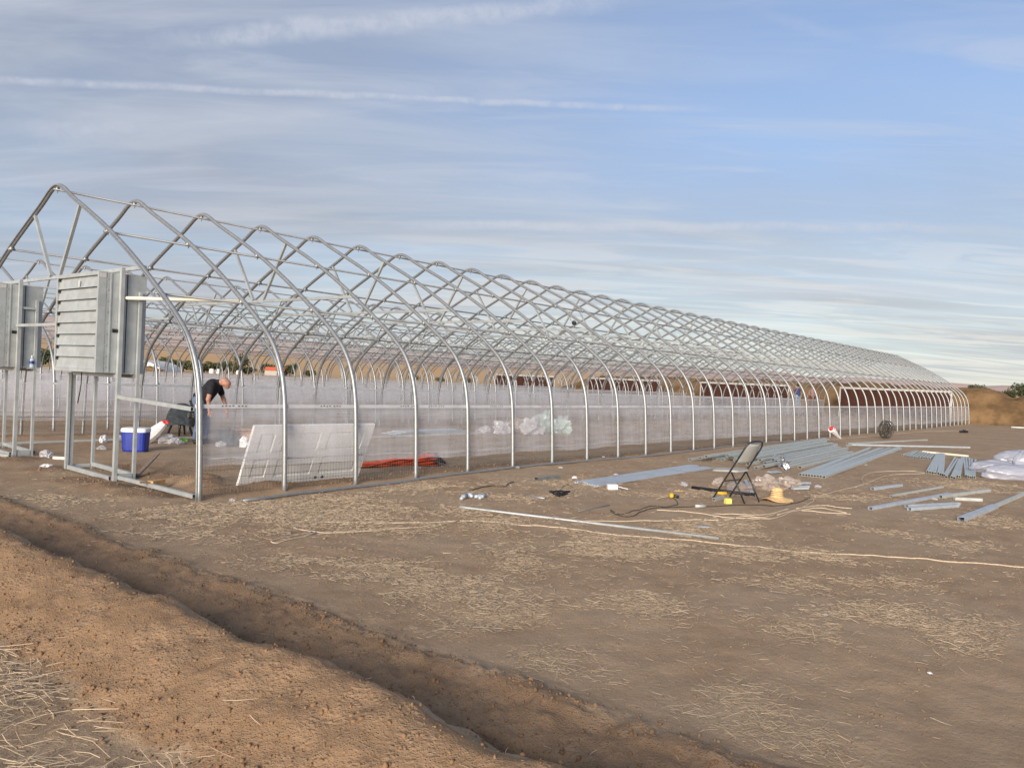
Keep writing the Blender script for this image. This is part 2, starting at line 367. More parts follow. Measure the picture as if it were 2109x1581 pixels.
def film(name, tint, alpha, trans=0.35):
    """milky polythene: part clear, part scattering, with dust and fold streaks"""
    m = bpy.data.materials.new(name); m.use_nodes = True; t = m.node_tree; q = NG(t); t.nodes.clear()
    o = q.n('ShaderNodeOutputMaterial'); tcn = q.n('ShaderNodeTexCoord')
    mp = q.n('ShaderNodeMapping'); mp.inputs['Scale'].default_value = (1.2, 1.2, 7.0); t.links.new(tcn.outputs['Object'], mp.inputs[0])
    nz = q.noise(mp.outputs[0], 1.6, 3, 0.6, 0.0)
    dif = q.n('ShaderNodeBsdfDiffuse'); dif.inputs[0].default_value = (*tint, 1)
    trn = q.n('ShaderNodeBsdfTranslucent'); trn.inputs[0].default_value = (*tint, 1)
    gls = q.n('ShaderNodeBsdfGlossy'); gls.inputs[0].default_value = (0.9, 0.9, 0.9, 1); gls.inputs['Roughness'].default_value = 0.28
    tra = q.n('ShaderNodeBsdfTransparent')
    a = q.n('ShaderNodeMixShader'); a.inputs[0].default_value = trans; t.links.new(dif.outputs[0], a.inputs[1]); t.links.new(trn.outputs[0], a.inputs[2])
    b = q.n('ShaderNodeMixShader'); b.inputs[0].default_value = 0.07; t.links.new(a.outputs[0], b.inputs[1]); t.links.new(gls.outputs[0], b.inputs[2])
    c = q.n('ShaderNodeMixShader')
    mp2 = q.n('ShaderNodeMapping'); mp2.inputs['Scale'].default_value = (7.0, 2.0, 0.5); t.links.new(tcn.outputs['Object'], mp2.inputs[0])
    nv = q.noise(mp2.outputs[0], 1.3, 2, 0.6, 0.0)
    nz = q.math('ADD', q.math('MULTIPLY', nz, 0.55), q.math('MULTIPLY', nv, 0.45))
    fac = q.math('ADD', q.math('MULTIPLY', nz, 0.7), alpha - 0.35, clamp=True)
    t.links.new(fac, c.inputs[0]); t.links.new(tra.outputs[0], c.inputs[1]); t.links.new(b.outputs[0], c.inputs[2]); t.links.new(c.outputs[0], o.inputs[0])
    bn = q.n('ShaderNodeBump'); bn.inputs['Strength'].default_value = 0.35; bn.inputs['Distance'].default_value = 0.02; t.links.new(nz, bn.inputs['Height'])
    t.links.new(bn.outputs[0], gls.inputs['Normal']); t.links.new(bn.outputs[0], dif.inputs['Normal'])
    return m
MT['film'] = film('polythene_film', (0.82, 0.83, 0.88), 0.34)
MT['bag'] = film('thin_white_bag', (0.64, 0.63, 0.64), 0.74)
MT['bag_green'] = film('thin_green_bag', (0.58, 0.70, 0.64), 0.66)
MT['bag_tan'] = film('dusty_clear_bag', (0.66, 0.56, 0.48), 0.66)
MT['bale'] = film('wrapped_film', (0.47, 0.49, 0.57), 0.97)

# soil material driven by the ground's own masks
def soil():
    m = bpy.data.materials.new('site_soil'); m.use_nodes = True; t = m.node_tree; b = t.nodes['Principled BSDF']; q = NG(t)
    geo = q.n('ShaderNodeNewGeometry'); pos = geo.outputs['Position']
    at = lambda nm: q.n('ShaderNodeAttribute', attribute_name=nm).outputs['Fac']
    n_big = q.noise(pos, 0.55, 4, 0.55); n_mid = q.noise(pos, 3.2, 5, 0.6); n_fine = q.noise(pos, 26, 6, 0.65); n_grit = q.noise(pos, 120, 3, 0.6)
    flat = q.mix(q.ramp(n_mid, 0.3, 0.7), (0.300, 0.204, 0.126), (0.390, 0.274, 0.174))
    flat = q.mix(q.math('MULTIPLY', q.ramp(n_big, 0.42, 0.62), 0.55), flat, (0.400, 0.298, 0.200))
    fresh = q.mix(q.ramp(n_mid, 0.3, 0.72), (0.238, 0.148, 0.083), (0.305, 0.196, 0.115))
    dug = q.mix(q.ramp(n_mid, 0.3, 0.7), (0.200, 0.130, 0.080), (0.280, 0.186, 0.116))
    fld = q.mix(q.ramp(q.noise(pos, 0.02, 4, 0.6), 0.4, 0.6), (0.50, 0.32, 0.155), (0.56, 0.375, 0.20))
    brk = q.math('MULTIPLY', q.math('SUBTRACT', n_fine, 0.5), 0.7)
    c = q.mix(q.ramp(q.math('ADD', at('dug'), brk), 0.15, 0.85), flat, dug)
    c = q.mix(q.ramp(q.math('ADD', at('fresh'), brk), 0.2, 0.8), c, fresh)
    c = q.mix(q.math('MULTIPLY', q.ramp(q.math('ADD', at('chaff'), q.math('MULTIPLY', q.math('SUBTRACT', n_fine, 0.5), 1.1)), 0.25, 1.0), 0.55), c, (0.44, 0.335, 0.225))
    c = q.mix(at('field'), c, fld)
    c = q.mix(q.math('MULTIPLY', q.ramp(n_fine, 0.35, 0.75), 0.5), c, q.mix(0.5, c, (0.30, 0.23, 0.165)))
    c = q.mix(q.math('MULTIPLY', q.ramp(n_grit, 0.64, 0.72), 0.45), c, (0.42, 0.34, 0.25))
    n_spk = q.noise(pos, 62, 3, 0.6)
    c = q.mix(q.math('MULTIPLY', q.ramp(n_spk, 0.60, 0.70), q.math('SUBTRACT', 0.45, q.math('MULTIPLY', at('field'), 0.45))), c, (0.11, 0.075, 0.05))
    t.links.new(c, b.inputs['Base Color']); b.inputs['Roughness'].default_value = 0.95; b.inputs['Specular IOR Level'].default_value = 0.15
    bn = q.n('ShaderNodeBump'); bn.inputs['Strength'].default_value = 0.9; bn.inputs['Distance'].default_value = 0.02
    vor = q.n('ShaderNodeTexVoronoi'); vor.inputs['Scale'].default_value = 34.0; vor.inputs['Randomness'].default_value = 1.0; t.links.new(pos, vor.inputs['Vector'])
    vor2 = q.n('ShaderNodeTexVoronoi'); vor2.inputs['Scale'].default_value = 85.0; t.links.new(pos, vor2.inputs['Vector'])
    crumb = q.math('ADD', q.math('MULTIPLY', q.ramp(vor.outputs[0], 0.55, 0.05), q.ramp(n_mid, 0.42, 0.62)), q.math('MULTIPLY', q.ramp(vor2.outputs[0], 0.5, 0.05), 0.55))
    hsum = q.math('ADD', q.math('ADD', q.math('MULTIPLY', n_fine, 0.6), q.math('MULTIPLY', n_grit, 0.2)), q.math('MULTIPLY', crumb, q.math('ADD', q.math('MULTIPLY', q.math('MAXIMUM', at('fresh'), at('dug')), 0.22), 0.08)))
    t.links.new(hsum, bn.inputs['Height']); t.links.new(bn.outputs[0], b.inputs['Normal'])
    return m
MT['soil'] = soil()
MT['clod'] = mat('soil_clods', (0.27, 0.163, 0.090), 0.95, 0, 0, 3.0, 0.5, 60, col2=(0.17, 0.105, 0.062), spec=0.15)
MT['clod_flat'] = mat('yard_crumbs', (0.30, 0.208, 0.132), 0.95, 0, 0, 3.0, 0.5, 60, col2=(0.20, 0.138, 0.088), spec=0.15)
MT['mound'] = mat('bank_soil', (0.215, 0.135, 0.068), 0.95, 0, 0, 1.1, 0.9, 5, col2=(0.105, 0.066, 0.034), spec=0.1)

def straw_mat():
    m = bpy.data.materials.new('dry_straw'); m.use_nodes = True; t = m.node_tree; b = t.nodes['Principled BSDF']; q = NG(t)
    a = q.n('ShaderNodeAttribute', attribute_name='tone').outputs['Fac']
    t.links.new(q.mix(a, (0.27, 0.195, 0.125), (0.72, 0.56, 0.38)), b.inputs['Base Color']); b.inputs['Roughness'].default_value = 0.7
    return m
MT['straw'] = straw_mat()

# ================================================================== the setting
PATCH = [((-0.9, -5.07), .62), ((0.14, -4.93), .7), ((-1.64, -5.16), .42), ((-0.97, -5.5), .4), ((-0.01, -6.05), .45), ((-1.39, -6.38), .30), ((-1.41, -6.72), .28), ((-1.28, -7.31), .36), ((-1.57, -7.63), .34), ((-1.84, -7.43), .25), ((0.49, -7.23), .5), ((1.22, -7.52), .5), ((1.24, -7.94), .5), ((2.55, -6.28), .6),
         ((1.63, -4.81), .7), ((-0.72, -4.19), .6), ((-1.01, -3.61), .5), ((-0.81, -1.6), .7), ((-1.47, -1.54), .4), ((0.57, -1.96), .9), ((0.22, -1.18), .8), ((3.51, -1.58), 1.1), ((1.67, -1.73), .9), ((6.06, -3.19), 1.0), ((8.06, -5.31), .8), ((4.8, -6.92), .8), ((6.99, -7.5), .9), ((3.64, -5.09), .7), ((5.52, -2.19), 1.0), ((1.85, -6.87), .6), ((0.97, -8.24), .5), ((-0.85, -0.69), .5), ((1.88, -3.71), .6), ((-1.45, 0.95), .6), ((11.92, -6.4), 1.2)]
def d_yard(x, y):
    """how thickly straw lies on the yard"""
    q = np.zeros(np.shape(x))
    for (cx, cy), r in PATCH: q = np.maximum(q, np.exp(-(((x - cx) * 0.85 + (y - cy) * 0.2) ** 2 + ((y - cy) * 0.75) ** 2) / (r * r)))
    nz = fbm(x * 1.6, y * 1.6, 201, 4); n2_ = fbm(x * 6, y * 6, 207, 3)
    p = sst(q * (0.95 + 1.25 * nz) + 0.55 * n2_ * q, 0.30, 1.25)
    return np.clip(0.02 + 0.05 * sst(nz, 0.1, 0.6) + 1.0 * p, 0, 1) * sst(x, -1.72, -1.5) * (1 - sst(y, -0.6, 0.0) * (x > -0.1)) * (1 - 0.6 * sst(x, 9, 16))
def d_left(x, y):
    p = fbm(x * 0.9, y * 0.9, 211, 4) + 0.25
    return np.clip(0.05 + 1.2 * sst(p, 0.1, 0.6), 0, 1) * (1 - sst(x, -3.56, -3.38))
def axis(parts):
    o = []
    for a, b, st in parts:
        n = max(1, int(round((b - a) / st))); o += list(np.linspace(a, b, n, endpoint=False))
    o.append(parts[-1][1]); return np.array(o)
def grow(a, b, n, p=2.6): return a + (b - a) * np.linspace(0, 1, n) ** p
xs = np.concatenate([-grow(5.4, 4200, 26)[::-1][:-1], axis([(-5.4, -3.7, 0.045), (-3.7, -1.6, 0.022), (-1.6, 1.6, 0.05), (1.6, 12, 0.10), (12, 60, 0.55)]), grow(60, 4200, 30)[1:]])
ys = np.concatenate([-grow(8.9, 4200, 24)[::-1][:-1], axis([(-8.9, -2.0, 0.030), (-2.0, 2.5, 0.045), (2.5, 11, 0.10), (11, 45, 0.6)]), grow(45, 4200, 30)[1:]])
XX, YY = np.meshgrid(xs, ys, indexing='ij')
Z, FR, DG = terrain(XX, YY)
FIELD = sst(np.maximum(np.maximum(XX - 75, -40 - XX), np.maximum(YY - 60, -45 - YY)), 0, 30)
nx, ny = XX.shape
me = bpy.data.meshes.new('ground')
co = np.stack([XX, YY, Z], -1).reshape(-1, 3).astype(np.float32)
idx = np.arange(nx * ny).reshape(nx, ny)
q4 = np.stack([idx[:-1, :-1], idx[1:, :-1], idx[1:, 1:], idx[:-1, 1:]], -1).reshape(-1, 4)
def mesh_np(me, co, faces, k):
    me.vertices.add(len(co)); me.vertices.foreach_set('co', np.ascontiguousarray(co, np.float32).ravel())
    me.loops.add(faces.size); me.loops.foreach_set('vertex_index', np.ascontiguousarray(faces, np.int32).ravel())
    me.polygons.add(len(faces)); me.polygons.foreach_set('loop_start', np.arange(0, faces.size, k, dtype=np.int32))
    me.update(calc_edges=True)
mesh_np(me, co, q4, 4)
me.polygons.foreach_set('use_smooth', np.ones(len(q4), bool))
CHAFF = np.where(XX > -2.5, d_yard(XX, YY), d_left(XX, YY)) * (FIELD < 0.01)
for nm, arr in (('fresh', FR), ('dug', DG), ('field', FIELD), ('chaff', CHAFF)):
    a = me.attributes.new(nm, 'FLOAT', 'POINT'); a.data.foreach_set('value', arr.reshape(-1).astype(np.float32))
me.materials.append(MT['soil'])
ground = tag(link('ground', me), kind='structure')

# far slopes: a broad fan of dry fields rising to a low range
CX, CY = -5.16, -8.99
ang = np.linspace(R(-30), R(105), 150)          # direction of view, from +x towards +y
rad = np.concatenate([np.linspace(420, 2000, 26), np.linspace(2150, 7000, 26)])
AA, RR = np.meshgrid(ang, rad, indexing='ij')
view = R(38.9)                                   # the camera's own heading
off = AA - view
crest = 0.0285 + 0.0175 * sst(off, 0.0, 0.6) + 0.0025 * fbm(AA * 6, AA * 0, 5, 4) - 0.0125 * sst(-off, 0.1, 0.50)
crest = crest + 0.0018 * fbm(AA * 22, AA * 0 + 2, 8, 3)
prof = 0.10 * sst(RR, 420, 900) + 0.42 * sst(RR, 800, 2600) + 0.48 * sst(RR, 2400, 6800)
HZ = crest * RR * prof + 0.0025 * RR * fbm(AA * 30, RR / 900, 9, 3) * sst(RR, 1200, 4000) - 1.2 * (1 - sst(RR, 420, 560))
co = np.stack([CX + RR * np.cos(AA), CY + RR * np.sin(AA), HZ], -1).reshape(-1, 3)
na, nr = AA.shape; idx = np.arange(na * nr).reshape(na, nr)
f = np.stack([idx[:-1, :-1], idx[:-1, 1:], idx[1:, 1:], idx[1:, :-1]], -1).reshape(-1, 4)
me = bpy.data.meshes.new('hills'); mesh_np(me, co, f, 4); me.polygons.foreach_set('use_smooth', np.ones(len(f), bool))
a = me.attributes.new('height', 'FLOAT', 'POINT'); a.data.foreach_set('value', prof.reshape(-1).astype(np.float32))
def hill_mat():
    m = bpy.data.materials.new('hazy_dry_hills'); m.use_nodes = True; t = m.node_tree; b = t.nodes['Principled BSDF']; q = NG(t)
    pos = q.n('ShaderNodeNewGeometry').outputs['Position']; h = q.n('ShaderNodeAttribute', attribute_name='height').outputs['Fac']
    mp = q.n('ShaderNodeMapping'); mp.inputs['Scale'].default_value = (0.0016, 0.0016, 0.02); mp.inputs['Rotation'].default_value = (0, 0, R(-51)); t.links.new(pos, mp.inputs[0])
    n1 = q.noise(mp.outputs[0], 2.2, 5, 0.6); n2 = q.noise(pos, 0.004, 5, 0.6)
    lo = q.mix(q.ramp(n1, 0.4, 0.6), (0.60, 0.38, 0.19), (0.56, 0.40, 0.26))
    hi = q.mix(q.ramp(n2, 0.4, 0.62), (0.52, 0.40, 0.36), (0.66, 0.48, 0.40))  # pink evening glow and distant haze put into the upper slopes' colour
    c = q.mix(q.ramp(q.math('ADD', h, q.math('MULTIPLY', q.math('SUBTRACT', n1, 0.5), 0.5)), 0.38, 0.62), lo, hi)
    t.links.new(c, b.inputs['Base Color']); b.inputs['Roughness'].default_value = 1.0; b.inputs['Specular IOR Level'].default_value = 0.0
    return m
me.materials.append(hill_mat()); tag(link('hills', me), kind='structure')

# bank of bulldozed soil behind the far ends of the houses
bx = np.linspace(53.6, 66, 60); by = np.concatenate([np.linspace(-26, 8, 120), np.linspace(8.3, 46, 90)])
BXX, BYY = np.meshgrid(bx, by, indexing='ij')
ridge = 2.42 + 0.16 * fbm(BYY * 0.25, BYY * 0, 91, 3) + 0.12 * fbm(BYY * 1.1, BYY * 0, 92, 3)
ridge = ridge - 0.62 * np.exp(-((BYY + 1.75) / 0.75) ** 2) + 0.15 * np.exp(-((BYY + 3.6) / 1.0) ** 2)
ridge = ridge * sst(BYY, -26, -14) * (1 - sst(BYY, 30, 40))
foot = 54.9 + 0.5 * fbm(BYY * 0.35, BYY * 0, 93, 3)
u = BXX - foot
pro = np.interp(u, [-0.4, 0, 0.7, 1.6, 2.6, 4.2, 6.5, 9.5], [-0.08, 0.03, 0.45, 0.86, 1.0, 0.93, 0.55, -0.05])
BZZ = ridge * pro + pro.clip(0, 1) * (0.22 * fbm(BXX * 1.1, BYY * 1.1, 95, 4) + 0.10 * fbm(BXX * 3.4, BYY * 3.4, 96, 3))
co = np.stack([BXX, BYY, BZZ], -1).reshape(-1, 3); na, nr = BXX.shape; idx = np.arange(na * nr).reshape(na, nr)
f = np.stack([idx[:-1, :-1], idx[1:, :-1], idx[1:, 1:], idx[:-1, 1:]], -1).reshape(-1, 4)
me = bpy.data.meshes.new('soil_bank'); mesh_np(me, co, f, 4); me.polygons.foreach_set('use_smooth', np.ones(len(f), bool)); me.materials.append(MT['mound'])
tag(link('soil_bank', me), kind='structure')

# ================================================================== greenhouses
S = 1.22; NA = 44; LEN = S * (NA - 1); WID = 9.14; PITCH = 10.67
HALF = [(0.0, -0.12), (0.03, 0.5), (0.075, 1.12), (0.135, 1.45), (0.205, 1.65), (0.30, 1.83), (0.44, 2.02), (0.64, 2.20), (0.88, 2.385), (1.20, 2.605),
        (1.87, 3.045), (2.73, 3.535), (3.60, 3.955), (3.95, 4.118), (4.15, 4.222), (4.30, 4.304), (4.41, 4.350), (4.50, 4.372)]
PROF = HALF + [(4.57, 4.379)] + [(WID - w, z) for w, z in reversed(HALF)]
PR = spline(PROF, 3)
def pz(w): # height of the hoop at width w on the near side
    return float(np.interp(w, [p[0] for p in HALF], [p[1] for p in HALF]))
def arch_mesh(first=False):
    m = MB(); m.tube([(0, p[0], p[1]) for p in PR], 0.033, 8)
    for w in (1.2, 2.75, WID - 1.2, WID - 2.75):          # clamps that hold the purlins
        ww = w if w < 4.57 else WID - w; z = pz(ww) - 0.036
        m.box((0.0, w, z), (0.075, 0.05, 0.06)); m.tube([(0, w, z - 0.06), (0, w, z + 0.05)], 0.008, 5)
    m.box((0.0, 4.57, 4.325), (0.05, 0.03, 0.06)); m.tube([(0, 4.57, 4.26), (0, 4.57, 4.32)], 0.007, 5)
    return m
am = arch_mesh().data('arch', MT['steel'], True)
def tie_mesh():
    m = MB(); m.bar((0.045, 1.69, 2.935), (0.045, WID - 1.69, 2.935), 0.04, 0.05); return m.data('tie_beam', MT['steel_flat'])
def strut_mesh(side):
    y0, y1 = (3.71, 4.40) if side < 0 else (WID - 3.71, WID - 4.40)
    m = MB(); m.bar((0.0, y0, 4.0), (0.02, y1, 2.96), 0.045, 0.045, (1, 0, 0)); return m.data('web_strut', MT['steel_flat'])
tie_me, sl_me, sr_me = tie_mesh(), strut_mesh(-1), strut_mesh(1)
def straight(name, y, z, r):
    m = MB(); m.tube([(-0.06, y, z), (LEN + 0.06, y, z)], r, 8); return m.data(name, MT['purlin'], True)
ridge_me = straight('ridge_purlin', 4.57, 4.312, 0.018)
pur_me = [straight('purlin', w, pz(w if w < 4.57 else WID - w) - 0.05, 0.018) for w in (1.2, 2.75, WID - 2.75, WID - 1.2)]
def rail_mesh(y):
    m = MB(); m.bar((-0.05, y, 1.135), (LEN + 0.05, y, 1.135), 0.034, 0.048); return m.data('side_rail', MT['rail'])
rail_me = [rail_mesh(0.088), rail_mesh(WID - 0.088)]
def film_mesh(y0, sgn, seed):
    """side curtain hanging from the rail inside the posts, hem rolled and uneven"""
    nx_, nz_ = 44 * 6, 9; X = np.linspace(0.0, LEN, nx_); co = []
    hem = 0.27 + 0.13 * np.exp(-X / 3.0) + 0.03 * fbm(X * 0.6, X * 0, seed, 3) + 0.02 * fbm(X * 2.5, X * 0, seed + 3, 2)
    for i in range(nx_):
        for j in range(nz_):
            t = j / (nz_ - 1); z = 1.13 * (1 - t) + hem[i] * t
            lean = np.interp(z, [0, 0.5, 1.12], [0.0, 0.03, 0.075]) + 0.045
            d = lean + (0.012 * math.sin(X[i] * 5.15) + 0.030 * float(fbm(X[i] * 1.8, z * 2.2, seed + 5, 3))) * (0.25 + t)
            if t > 0.85: d += 0.012 * math.sin(X[i] * 17 + 2 * math.sin(X[i] * 3))
            co.append((X[i], y0 + sgn * d, z))
    idx = np.arange(nx_ * nz_).reshape(nx_, nz_)
    f = np.stack([idx[:-1, :-1], idx[1:, :-1], idx[1:, 1:], idx[:-1, 1:]], -1).reshape(-1, 4)
    me = bpy.data.meshes.new('plastic_curtain'); mesh_np(me, np.array(co), f, 4); me.polygons.foreach_set('use_smooth', np.ones(len(f), bool)); me.materials.append(MT['film'])
    m = MB()
    for i in range(0, nx_ - 1):   # rolled hem tape a little above the lower edge
        pass
    hp = [(X[i], y0 + sgn * (0.085 + 0.01 * math.sin(X[i] * 9)), hem[i] + 0.085 + 0.012 * float(fbm(X[i] * 1.7, 0.3, seed + 9, 2))) for i in range(0, nx_, 2)]
    m.tube(hp, 0.011, 5)
    return me, m.data('hem_tape', MT['bag'], True)
films = [film_mesh(0.0, 1, 101), film_mesh(WID, -1, 131)]
def mesh_wire(y, full):
    m = MB(); x1 = LEN
    for z in (0.03, 0.13, 0.23, 0.33, 0.43, 0.53): m.tube([(0.02, y, z), (x1, y, z)], 0.0026, 3, False)
    x = 0.03
    while x < x1:
        m.tube([(x, y + 0.003, 0.0), (x, y + 0.003, 0.55)], 0.0020, 3, False); x += 0.0508 if x < 22 else 0.1016
    return m.data('wire_mesh', MT['wire'])
def pad_parts(root, cy):
    X = LEN + 0.75; m = MB()
    y0, y1 = 1.25, 8.15
    m.bar((X, y0 - 0.08, 2.06), (X, y1 + 0.08, 2.06), 0.22, 0.13); pass
    for y in (y0 - 0.05, y1 + 0.05): m.bar((X, y, 0.0), (X, y, 1.995), 0.10, 0.12, (1, 0, 0))
    m.build('pad_frame', MT['white_frame'], root)
    n = 12; w = (y1 - y0) / n
    pm = MB(); pm.box((0, 0, 0), (0.15, w - 0.014, 1.38)); pd = pm.data('cooling_pad', MT['pad'])
    for i in range(n): link('cooling_pad', pd, root, (X + 0.01 * (i % 2), y0 + w * (i + 0.5), 1.30))
LABELS = ['galvanised hoop greenhouse frame in front, fan boxes at its near end', 'second greenhouse frame, directly behind the front one',
          'third greenhouse frame from the front, seen through the first two', 'rearmost greenhouse frame, smallest and nearest the dry fields']
trussed = [0] + list(range(3, NA, 2))
for hi in range(4):
    root = empty('greenhouse', (0, PITCH * hi, 0)); tag(root, LABELS[hi], 'greenhouse', 'row of hoop greenhouses')
    k0 = 0
    for k in range(k0, NA): link('arch', am, root, (S * k, 0, 0))
    for k in trussed:
        link('tie_beam', tie_me, root, (S * k, 0, 0)); link('web_strut', sl_me, root, (S * k, 0, 0)); link('web_strut', sr_me, root, (S * k, 0, 0))
    link('ridge_purlin', ridge_me, root)
    for p in pur_me: link('purlin', p, root)
    for p in rail_me: link('side_rail', p, root)
    for fm, hm in films:
        fo = link('plastic_curtain', fm, root); link('hem_tape', hm, fo)
    if hi == 0:
        for y in (0.115, WID - 0.115):
            mo = mesh_wire(y, True); o = link('wire_mesh', mo, root)
    pad_parts(root, 0)
    if hi == 0:
        m = MB()    # film channel screwed to the outside of the first hoop
        m.tube([(-0.040, p[0], p[1]) for p in PR], 0.013, 5); m.build('film_channel', MT['steel'], root, True)
        m = MB(); m.rtube((-0.04, 0.05, 0.035), (-0.04, 2.02, 0.05), 0.05, 0.05); m.build('base_tube', MT['steel_flat'], root)
        m = MB(); m.rtube((-0.09, 0.09, 1.10), (-0.09, 2.05, 1.16), 0.045, 0.05); m.build('cross_tube', MT['steel_flat'], root)
        m = MB(); m.tube([(-0.05, 2.06, 2.52), (0.55, 1.72, 2.55), (1.20, 1.24, 2.585)], 0.024, 8); m.build('brace_tube', MT['pvc'], root, True)
        m = MB(); m.rtube((-0.12, 3.5, 2.17), (-0.12, 5.66, 2.17), 0.045, 0.045); m.build('cross_tube', MT['steel_flat'], root)
        # stamped print on the film under the rail
        m = MB()
        for k in range(0, 14):
            x0 = S * k + 0.3 + 0.3 * (k % 3)
            for j in range(7): m.box((x0 + 0.05 * j + (0.03 if j > 3 else 0), 0.070, 1.137 + 0.004 * (j % 2)), (0.026, 0.002, 0.012))
        m.build('printed_marks', MT['print'], root)

# ------------------------------------------------------------------ exhaust fans on their stands at the near end
def fan_body():
    root = empty('exhaust_fan')
    x0, x1, y0, y1, z0, z1 = -0.385, 0.27, 0.0, 1.37, 1.48, 2.85
    m = MB()   # housing: open-fronted galvanised box
    t = 0.012
    m.box(((x0 + x1) / 2 + .05, y0 + t / 2, (z0 + z1) / 2), (x1 - x0 - 0.1, t, z1 - z0)); m.box(((x0 + x1) / 2 + .05, y1 - t / 2, (z0 + z1) / 2), (x1 - x0 - 0.1, t, z1 - z0))
    m.box(((x0 + x1) / 2 + .05, (y0 + y1) / 2, z0 + t / 2), (x1 - x0 - 0.1, y1 - y0 - 2 * t, t)); m.box(((x0 + x1) / 2 + .05, (y0 + y1) / 2, z1 - t / 2), (x1 - x0 - 0.1, y1 - y0 - 2 * t, t))
    m.box((x1 - 0.006, (y0 + y1) / 2, (z0 + z1) / 2), (0.010, y1 - y0 - 2 * t, z1 - z0 - 2 * t))
    hs = m.build('housing', MT['steel_flat'], root)
    for yy in (y0 - 0.004, y1 + 0.004):   # pressed rib, seam and hand slot on either side wall
        m = MB(); m.box((x0 + 0.165, yy, (z0 + z1) / 2), (0.018, 0.008, z1 - z0 - 0.02)); m.build('rib', MT['steel_flat'], hs)
        m = MB(); m.box((x1 - 0.27, yy + 0.002 * (1 if yy < 0.5 else -1), (z0 + z1) / 2), (0.010, 0.006, z1 - z0 - 0.01)); m.build('seam', MT['black'], hs)
        m = MB(); m.tube([(x0 + 0.20, yy, 2.06), (x0 + 0.29, yy, 2.06)], 0.026, 8); m.build('hand_slot', MT['black'], hs)
        for k in range(9):
            m = MB(); m.box((x0 + 0.118, yy, z0 + 0.08 + k * 0.15), (0.014, 0.010, 0.014)); m.build('rivet', MT['steel_flat'], hs)
    m = MB()   # shutter frame
    fr = 0.045
    for yy in (y0 + fr / 2, y1 - fr / 2): m.box((x0 + 0.055, yy, (z0 + z1) / 2), (0.11, fr, z1 - z0))
    for zz in (z0 + fr / 2, z1 - fr / 2): m.box((x0 + 0.055, (y0 + y1) / 2, zz), (0.11, y1 - y0 - 2 * fr, fr))
    m.build('shutter_frame', MT['steel_flat'], root)
    # eight hinged slats, each a bent blade with a rolled lower lip
    n = 8; hgt = (z1 - z0 - 2 * fr) / n; L = y1 - y0 - 2 * fr - 0.012
    sm = MB()
    prof = [(0.030, hgt * 0.5), (0.012, hgt * 0.34), (0.004, hgt * 0.05), (0.000, -hgt * 0.30), (-0.010, -hgt * 0.40), (-0.016, -hgt * 0.49), (-0.004, -hgt * 0.50), (0.006, -hgt * 0.40), (0.012, -hgt * 0.3), (0.016, 0.0), (0.024, hgt * 0.34), (0.038, hgt * 0.5)]
    vs = [(p[0], yy, p[1]) for yy in (-L / 2, L / 2) for p in prof]; k = len(prof)
    fs = [(i, (i + 1) % k, k + (i + 1) % k, k + i) for i in range(k)] + [tuple(range(k))[::-1], tuple(range(k, 2 * k))]
    sm.add(vs, fs); sd_ = sm.data('slat', MT['steel_flat'])
    pv = MB(); pv.box((-0.008, L / 2 - 0.03, 0.0), (0.02, 0.03, 0.05)); pvd = pv.data('pivot', MT['black'])
    for i in range(n):
        s_ = link('slat', sd_, root, (x0 + 0.018, (y0 + y1) / 2, z0 + fr + hgt * (i + 0.5))); link('pivot', pvd, s_, (0, 0, hgt * 0.36))
    # blades and motor stand behind the shutter
    m = MB(); m.tube([(0.0, 0.685, 2.165), (0.2, 0.685, 2.165)], 0.09, 12); m.build('motor', MT['black_metal'], root, True)
    for b in range(6):
        a = b * math.pi / 3; m = MB()
        c, s_ = math.cos(a), math.sin(a)
        m.add([(-0.05, 0.685 + c * .08 - s_ * .05, 2.165 + s_ * .08 + c * .05), (0.0, 0.685 + c * .08 + s_ * .05, 2.165 + s_ * .08 - c * .05),
               (0.02, 0.685 + c * .58 + s_ * .11, 2.165 + s_ * .58 - c * .11), (-0.09, 0.685 + c * .58 - s_ * .11, 2.165 + s_ * .58 + c * .11)], [(0, 1, 2, 3)])
        m.build('blade', MT['steel_flat'], root)
    m = MB(); m.box((x0 - 0.006, 0.60, 2.70), (0.003, 0.035, 0.09)); m.box((x0 + 0.055, y0 - 0.003, 2.80), (0.085, 0.003, 0.06)); m.build('sticker', MT['white_frame'], root)
    return root
def copy_tree(o, parent=None):
    c = o.copy(); COL.objects.link(c)
    if parent is not None: c.parent = parent
    for ch in list(o.children): copy_tree(ch, c)
    return c
fan1 = fan_body(); fan1.location = (0, 2.09, 0); tag(fan1, 'square galvanised exhaust fan with louvred shutter, the one fully in view', 'fan', 'exhaust fans at the greenhouse end')
fan2 = copy_tree(fan1); fan2.location = (0, 5.70, 0); tag(fan2, 'exhaust fan box cut off by the left edge of the picture', 'fan')
